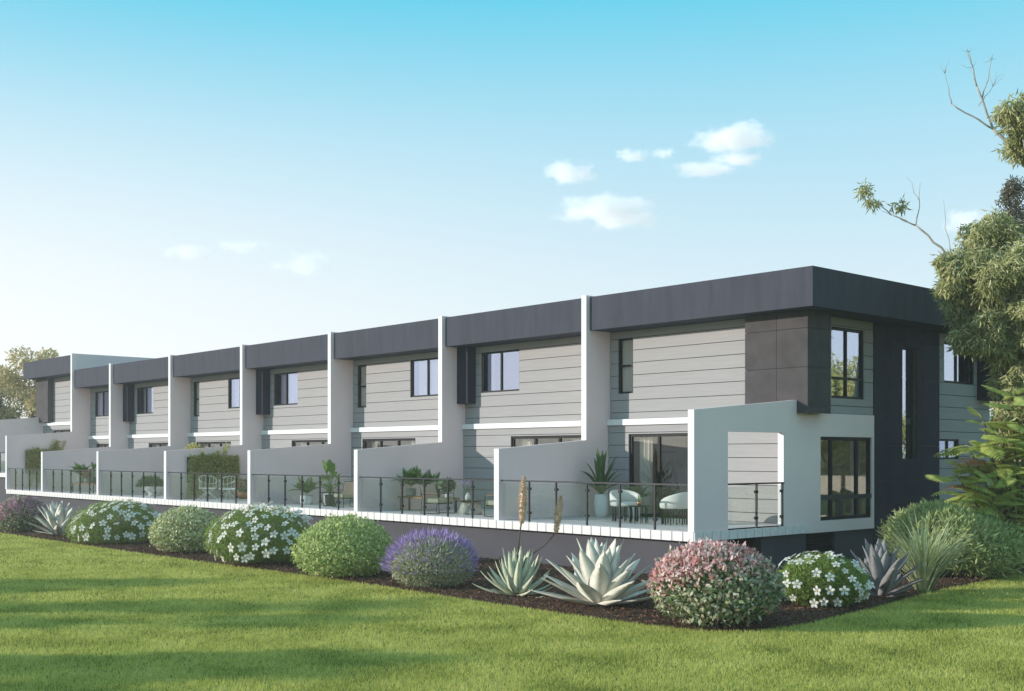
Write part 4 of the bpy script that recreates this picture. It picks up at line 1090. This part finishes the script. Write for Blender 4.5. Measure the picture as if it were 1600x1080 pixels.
mb = MB(); rng = np.random.default_rng(8); P = []
for i in range(9):
    q = Vector((rng.normal()*0.09, rng.normal()*0.09, 0.42 + rng.uniform(0, 0.14))); mb.tube([(0, 0, 0.05), (q.x*0.3, q.y*0.3, 0.25), q], 0.004, 4); P.append(q)
mb.build('stems', "stem_green", T)
p = np.concatenate([np.array(q) + rng.normal(size=(22, 3)) * np.array((0.012, 0.012, 0.045)) for q in P]); d = rng.normal(size=p.shape); d /= np.linalg.norm(d, axis=1, keepdims=True)
v, f = leaf_quads(p, d, 0.03, 0.018, rng); tag(put('florets', tri_mesh('florets', v, f, "petal_purple"), T), kind='stuff')
# --- third terrace
potted('potted_palm', "small grey palm in a white pot on the third terrace", (-17.30, 1.45), cyl(0.22, 0.30), "pot_white", 'fan', 0.70, 111, "leaf_mid", 16)
potted('potted_plant', "big broad leaved plant in a white pot on the third terrace", (-16.55, 1.85), cyl(0.20, 0.38), "pot_white", 'broad', 1.05, 112, "leaf_mid", 24)
T = thing('wire_planter', "black wire basket planter with a spiky plant on the third terrace", 'planter', (-15.70, 1.30, 0))
wp = MB().tube([(0.34*math.cos(t), 0.34*math.sin(t), 0.43) for t in [2*math.pi*i/24 for i in range(24)]], 0.010, 6, closed=True).build('rim', "frame_black", T)
MB().tube([(0.19*math.cos(t), 0.19*math.sin(t), 0.012) for t in [2*math.pi*i/24 for i in range(24)]], 0.010, 6, closed=True).build('base_ring', "frame_black", T)
me = MB().tube([(0.19, 0, 0.012), (0.34, 0, 0.43)], 0.005, 5).mesh('wire', "frame_black")
for i in range(28): put('wire', me, T, (0, 0, 0), 2*math.pi*i/28)
MB().lathe([(0.10, 0.012), (0.15, 0.10), (0.17, 0.36)], 16).build('inner_pot', "pot_dark", T)
k_ = strap_kind(("leaf_dark", 14), "leaf_dark", 1.0, 0.13, 14, 38)
k2 = strap_kind(("leaf_dark", 42), "leaf_dark", 1.0, 0.13, 42, 100)
for i in range(18): put('leaf', (k_, k2)[i % 2], T, (0, 0, 0.35), 2.399*i, scale=0.36)
sling_chair("black framed armchair at the right of the third terrace", -14.75, 1.30, R(176))
# --- green walls: a planter box fixed to the dividing wall, dense leaves and trailing shoots
def green_wall(label, x, y0, y1, z0, z1, seed, mat="leaf_olive"):
    T = thing('green_wall', label, 'planting', (x, (y0+y1)/2, z0), 0, 'green walls on the dividing walls'); hw = (y1-y0)/2; h = z1 - z0
    MB().box(0.004, 0.10, -hw, hw, 0.0, h).build('planter_frame', "pot_dark", T)
    rng = np.random.default_rng(seed); n = 4200
    p = np.stack([0.10 + rng.uniform(0, 0.13, n), rng.uniform(-hw, hw, n), rng.uniform(-0.02, h + 0.05, n)], 1)
    n2 = 1300; a = rng.integers(0, 26, n2); ys = rng.uniform(-hw, hw, 26); hs_ = rng.uniform(-0.60, 0.55, 26); t = rng.uniform(0, 1, n2)
    q = np.stack([0.14 + 0.10*t + rng.normal(size=n2)*0.02, ys[a] + t*0.12*np.sign(hs_[a]) + rng.normal(size=n2)*0.03, np.where(hs_[a] > 0, h, 0.0) + hs_[a]*t], 1)
    p = np.concatenate([p, q]); d = rng.normal(size=p.shape); d[:, 0] += 0.7; d[:, 2] -= 0.2; d /= np.linalg.norm(d, axis=1, keepdims=True)
    v, f = leaf_quads(p, d, 0.11 * rng.uniform(.6, 1.3, len(p)), 0.045, rng); tag(put('foliage', tri_mesh('foliage', v, f, mat), T), kind='stuff')
    return T
green_wall("leafy green wall planter above the white wire chairs", -24.58 + 0.092, 0.80, 2.85, 0.60, 1.55, 121)
green_wall("far leafy green wall planter on the raised block's tall dividing wall", -41.42 + 0.092, 0.85, 2.6, 0.75, 1.85, 122)
# --- fourth terrace
def wire_chair(label, x, y, rz):
    T = thing('wire_chair', label, 'chair', (x, y, 0), rz, 'white wire chairs')
    ring = [(0.30*math.cos(t), 0.30*math.sin(t), 0.42 + 0.02*math.cos(t)) for t in [2*math.pi*i/20 for i in range(20)]]
    MB().tube(ring, 0.012, 6, closed=True).build('seat_ring', "white_paint", T)
    MB().tube([(0.26*math.cos(t), 0.40*math.sin(t)*0.8, 0.88 - 0.42*abs(math.sin(t*0.5))**2 * 0 - 0.30*(1+math.cos(t))/2) for t in [2*math.pi*i/20 for i in range(20)]], 0.012, 6, closed=True).build('back_ring', "white_paint", T)
    for i in range(9):
        t = R(70 + 27.5*i); MB().tube([(0.30*math.cos(t), 0.30*math.sin(t), 0.42), (0.26*math.cos(t), 0.32*math.sin(t), 0.88 - 0.30*(1+math.cos(t))/2)], 0.006, 5).build('back_wire', "white_paint", T)
    for i in range(6):
        yy = -0.25 + 0.1*i; xx = math.sqrt(max(0.01, 0.30**2 - yy*yy)); MB().tube([(-xx, yy, 0.42), (0, yy, 0.40), (xx, yy, 0.43)], 0.006, 5).build('seat_wire', "white_paint", T)
    for sx in (-1, 1):
        for sy in (-1, 1): MB().tube([(0.20*sx, 0.20*sy, 0.42), (0.05*sx, 0.05*sy, 0.26), (0.30*sx, 0.28*sy, 0.0)], 0.011, 6).build('leg', "white_paint", T)
    return T
wire_chair("white wire chair on the left, under the green wall", -23.15, 0.95, R(-10))
wire_chair("white wire chair on the right, under the green wall", -21.85, 1.05, R(180))
potted('potted_shrub', "rust coloured plant in a terracotta bowl behind the wire chairs", (-23.0, 2.35), [(0.16, 0), (0.30, 0.12), (0.34, 0.26)], "pot_terracotta", 'bush', 0.40, 131, "leaf_rust", 500, 0.75)
potted('potted_fern', "blue green fern in a dark pot at the right of the fourth terrace", (-20.85, 1.60), cyl(0.16, 0.26), "pot_dark", 'fan', 0.75, 132, "leaf_mid", 16)
# --- fifth and sixth terraces
T = thing('bowl_planter', "wide white bowl planter with trailing leaves on the fifth terrace", 'planter', (-28.1, 1.20, 0))
MB().lathe([(0.20, 0), (0.24, 0.03), (0.20, 0.10), (0.36, 0.26), (0.46, 0.37), (0.44, 0.385), (0.34, 0.33)], 28).build('bowl', "pot_white", T, smooth=True)
MB().lathe([(0.02, 0.31), (0.38, 0.34), (0.36, 0.352), (0.02, 0.36)], 20).build('soil', "soil", T)
rng = np.random.default_rng(9); n = 900; u = rng.normal(size=(n, 3)); u /= np.linalg.norm(u, axis=1, keepdims=True); u[:, 2] = abs(u[:, 2])
p = u * np.array((0.62, 0.5, 0.36)) * rng.uniform(.4, 1, n)[:, None] + np.array((-0.25, 0, 0.36)); v, f = leaf_quads(p, u, 0.16, 0.06, rng)
tag(put('foliage', tri_mesh('foliage', v, f, "leaf_dark"), T), kind='stuff')
potted('potted_tree', "tall bushy pot tree against the fifth terrace wall", (-27.2, 2.4), cyl(0.24, 0.40), "pot_white", 'bush', 1.75, 133, "leaf_olive", 1500, 0.95)
bench("far wooden bench carrying plants on the sixth terrace", -35.5, -33.0, 0.75, 1.15)
potted('potted_palm', "dense green plant on the left of the far bench", (-34.75, 0.95), cyl(0.20, 0.25), "pot_concrete", 'fan', 0.72, 134, "leaf_mid", 22, z=0.421)
potted('potted_bush', "reddish low plant in the middle of the far bench", (-34.15, 0.95), cyl(0.14, 0.2), "pot_concrete", 'bush', 0.32, 135, "leaf_rust", 240, 0.40, z=0.421)
potted('potted_plant', "broad leaved plant on the right of the far bench", (-33.4, 0.95), cyl(0.16, 0.26), "pot_dark", 'broad', 0.62, 136, "leaf_dark", 16, z=0.421)
potted('potted_bush', "leafy pot plant on the raised far left terrace", (-43.6, 1.2), cyl(0.25, 0.4), "pot_white", 'bush', 0.7, 137, "leaf_faded", 500, 0.9, z=0.77)

# --- behind the glass of the corner house
T = thing('picture_frame', "framed botanical picture inside the corner house, seen through the sliding door", 'picture', (-6.13, 6.32, 1.17))
MB().box(0.0, 0.03, -0.44, 0.44, -0.56, 0.56).build('frame', "wood_frame", T)
MB().box(0.03, 0.034, -0.40, 0.40, -0.52, 0.52).build('mount', "picture_paper", T)
mb = MB()
for (yy, zz, a, l) in ((0.0, -0.35, 8, 0.7), (-0.05, -0.35, -22, 0.6), (0.05, -0.35, 30, 0.55)):
    c, s_ = math.cos(R(a)), math.sin(R(a)); q = [(0, -0.02), (0.07, l*0.45), (0, l), (-0.07, l*0.45)]
    mb.add([(0.0355 + 0.001 * (a > 0) + 0.002 * (a < 0), yy + u_*c + v_*s_, zz - u_*s_ + v_*c) for u_, v_ in q], [(0, 1, 2, 3)])
mb.build('print', "picture_green", T)
T = thing('sideboard', "low wooden sideboard under the framed picture", 'sideboard', (-5.88, 6.1, 0))
MB().box(-0.22, 0.22, -0.65, 0.65, 0.14, 0.55).build('cabinet', "wood_frame", T, bevel=0.008)
for sx in (-1, 1):
    for sy in (-1, 1): MB().box(sx*0.17-0.02, sx*0.17+0.02, sy*0.58-0.02, sy*0.58+0.02, 0, 0.139).build('leg', "frame_black", T)
for yy in (-0.325, 0.325): MB().box(0.2205, 0.232, yy-0.30, yy+0.30, 0.17, 0.52).build('door', "wood_frame", T)
T = thing('pampas_vase', "vase of dry pampas plumes on the sideboard", 'vase', (-5.85, 6.45, 0.551))
MB().lathe([(0.06, 0), (0.10, 0.10), (0.05, 0.26), (0.06, 0.3)], 16).build('vessel', "pot_dark", T, smooth=True)
rng = np.random.default_rng(10); k_ = strap('plume', "pampas", 0.8, 0.13, R(5), R(45), 7, 0.3, 0.0, (0.15, 0.7))
for i in range(7): put('plume', k_, T, (0, 0, 0.25), 2.4*i, scale=float(rng.uniform(.8, 1.1)))
T = thing('sofa', "grey sofa behind the picture window of the side wall", 'sofa', (-1.25, 5.75, 0))
MB().box(-0.45, 0.45, -1.0, 1.0, 0.12, 0.42).build('seat', "sofa_grey", T, bevel=0.04, smooth=True)
MB().box(-0.50, -0.28, -1.0, 1.0, 0.421, 0.85).build('backrest', "sofa_grey", T, bevel=0.05, smooth=True)
for sy in (-1, 1): MB().box(-0.45, 0.45, sy*1.08 - 0.075, sy*1.08 + 0.075, 0.10, 0.60).build('armrest', "sofa_grey", T, bevel=0.03, smooth=True)
for i, yy in enumerate((-0.55, 0.15, 0.65)):
    c = MB().box(-0.09, 0.09, -0.24, 0.24, -0.24, 0.24).build('cushion', "rug_orange", None, (-1.36, 5.75 + yy, 0.70), smooth=True, bevel=0.07)
    c.rotation_euler = (0, R(-14), R(4*i)); tag(c, ("orange cushion at the near end of the sofa", "orange cushion in the middle of the sofa", "orange cushion at the far end of the sofa")[i], 'cushion', 'orange sofa cushions')

# ------------------------------------------------------------------ clouds: small fair weather puffs of real vapour, far off
def cloud_material(name, seed, dens):
    m, n, out = new_mat(name); L = n.links.new
    tc = n.nodes.new("ShaderNodeTexCoord")
    ln = n.nodes.new("ShaderNodeVectorMath"); ln.operation = 'LENGTH'; L(tc.outputs["Object"], ln.inputs[0])
    mp = n.nodes.new("ShaderNodeMapping"); mp.inputs["Location"].default_value = (seed * 3.7, seed * 1.3, 0); mp.inputs["Scale"].default_value = (1.5, 1.5, 0.8)
    L(tc.outputs["Object"], mp.inputs[0])
    nz = n.nodes.new("ShaderNodeTexNoise"); nz.inputs["Scale"].default_value = 1.5; nz.inputs["Detail"].default_value = 7; nz.inputs["Roughness"].default_value = 0.68
    L(mp.outputs[0], nz.inputs["Vector"])
    a = n.nodes.new("ShaderNodeMath"); a.operation = 'MULTIPLY_ADD'; a.inputs[1].default_value = 2.5; a.inputs[2].default_value = -0.56      # noise
    L(nz.outputs[0], a.inputs[0])
    b = n.nodes.new("ShaderNodeMath"); b.operation = 'SUBTRACT'; L(a.outputs[0], b.inputs[0]); L(ln.outputs["Value"], b.inputs[1])
    c = n.nodes.new("ShaderNodeMath"); c.operation = 'MULTIPLY'; c.inputs[1].default_value = dens; c.use_clamp = False; L(b.outputs[0], c.inputs[0])
    d = n.nodes.new("ShaderNodeMath"); d.operation = 'MAXIMUM'; d.inputs[1].default_value = 0.0; L(c.outputs[0], d.inputs[0])
    v = n.nodes.new("ShaderNodeVolumePrincipled"); v.inputs["Color"].default_value = (0.99, 0.99, 0.99, 1); v.inputs["Anisotropy"].default_value = 0.0
    L(d.outputs[0], v.inputs["Density"]); L(v.outputs[0], out.inputs["Volume"])
    return m
CL = [  # label, centre, half sizes
 ("largest upper right cloud, a white puff with a flat tail", (-1210, 1607, 554), (72, 30, 27)),
 ("thin cloud slip just under the upper right cloud", (-1203, 1616, 516), (48, 20, 15)),
 ("curved thin cloud left of and below the upper right cloud", (-1244, 1570, 499), (60, 22, 15)),
 ("tiny cloud puff left of the upper right cloud group", (-1328, 1478, 523), (30, 14, 12)),
 ("smallest round cloud puff between the tiny puff and the largest cloud", (-1292, 1518, 526), (22, 12, 11)),
 ("small cloud puff at the left of the right hand cloud group", (-1400, 1397, 492), (44, 22, 21)),
 ("broad low white cloud above the roof of the second townhouse", (-1354, 1449, 424), (90, 34, 31)),
 ("small pale cloud over the middle of the row at left", (-1708, 1057, 335), (54, 24, 22)),
 ("faint cloud wisp left of the small pale cloud", (-1781, 977, 364), (44, 18, 12)),
 ("faintest flat cloud wisp at the left", (-1842, 910, 355), (52, 18, 14)),
 ("white cloud half hidden behind the gum tree crown", (-925, 1922, 404), (56, 26, 26)),
]
bm = bmesh.new(); bmesh.ops.create_icosphere(bm, subdivisions=3, radius=1.0); CM = bpy.data.meshes.new('cloud'); bm.to_mesh(CM); bm.free()
for i, (lab, c, r) in enumerate(CL):
    m = cloud_material("cloud_vapour_%d" % i, i + 1, 0.09 if i in (8, 9, 7) else 0.17)
    me = CM.copy(); me.materials.append(m)
    o = put('cloud', me, None, c, math.atan2(0.7414, 0.6711), tuple(x * 1.35 for x in r)); tag(o, lab, 'cloud', 'small white clouds')
cy.volume_bounces = 6; cy.volume_step_rate = 1.0; cy.volume_max_steps = 128

# ------------------------------------------------------------------ haze
m, n, out = new_mat("haze_air")
v = n.nodes.new("ShaderNodeVolumePrincipled"); v.inputs["Color"].default_value = (0.95, 0.95, 0.96, 1); v.inputs["Density"].default_value = 0.0011; v.inputs["Anisotropy"].default_value = 0.2
n.links.new(v.outputs[0], out.inputs["Volume"])
tag(MB().box(-620, 620, -620, 620, GZ - 1.2, 14.5).build('haze', "haze_air"), "thin pale air over the whole garden and row", "haze", kind='stuff')
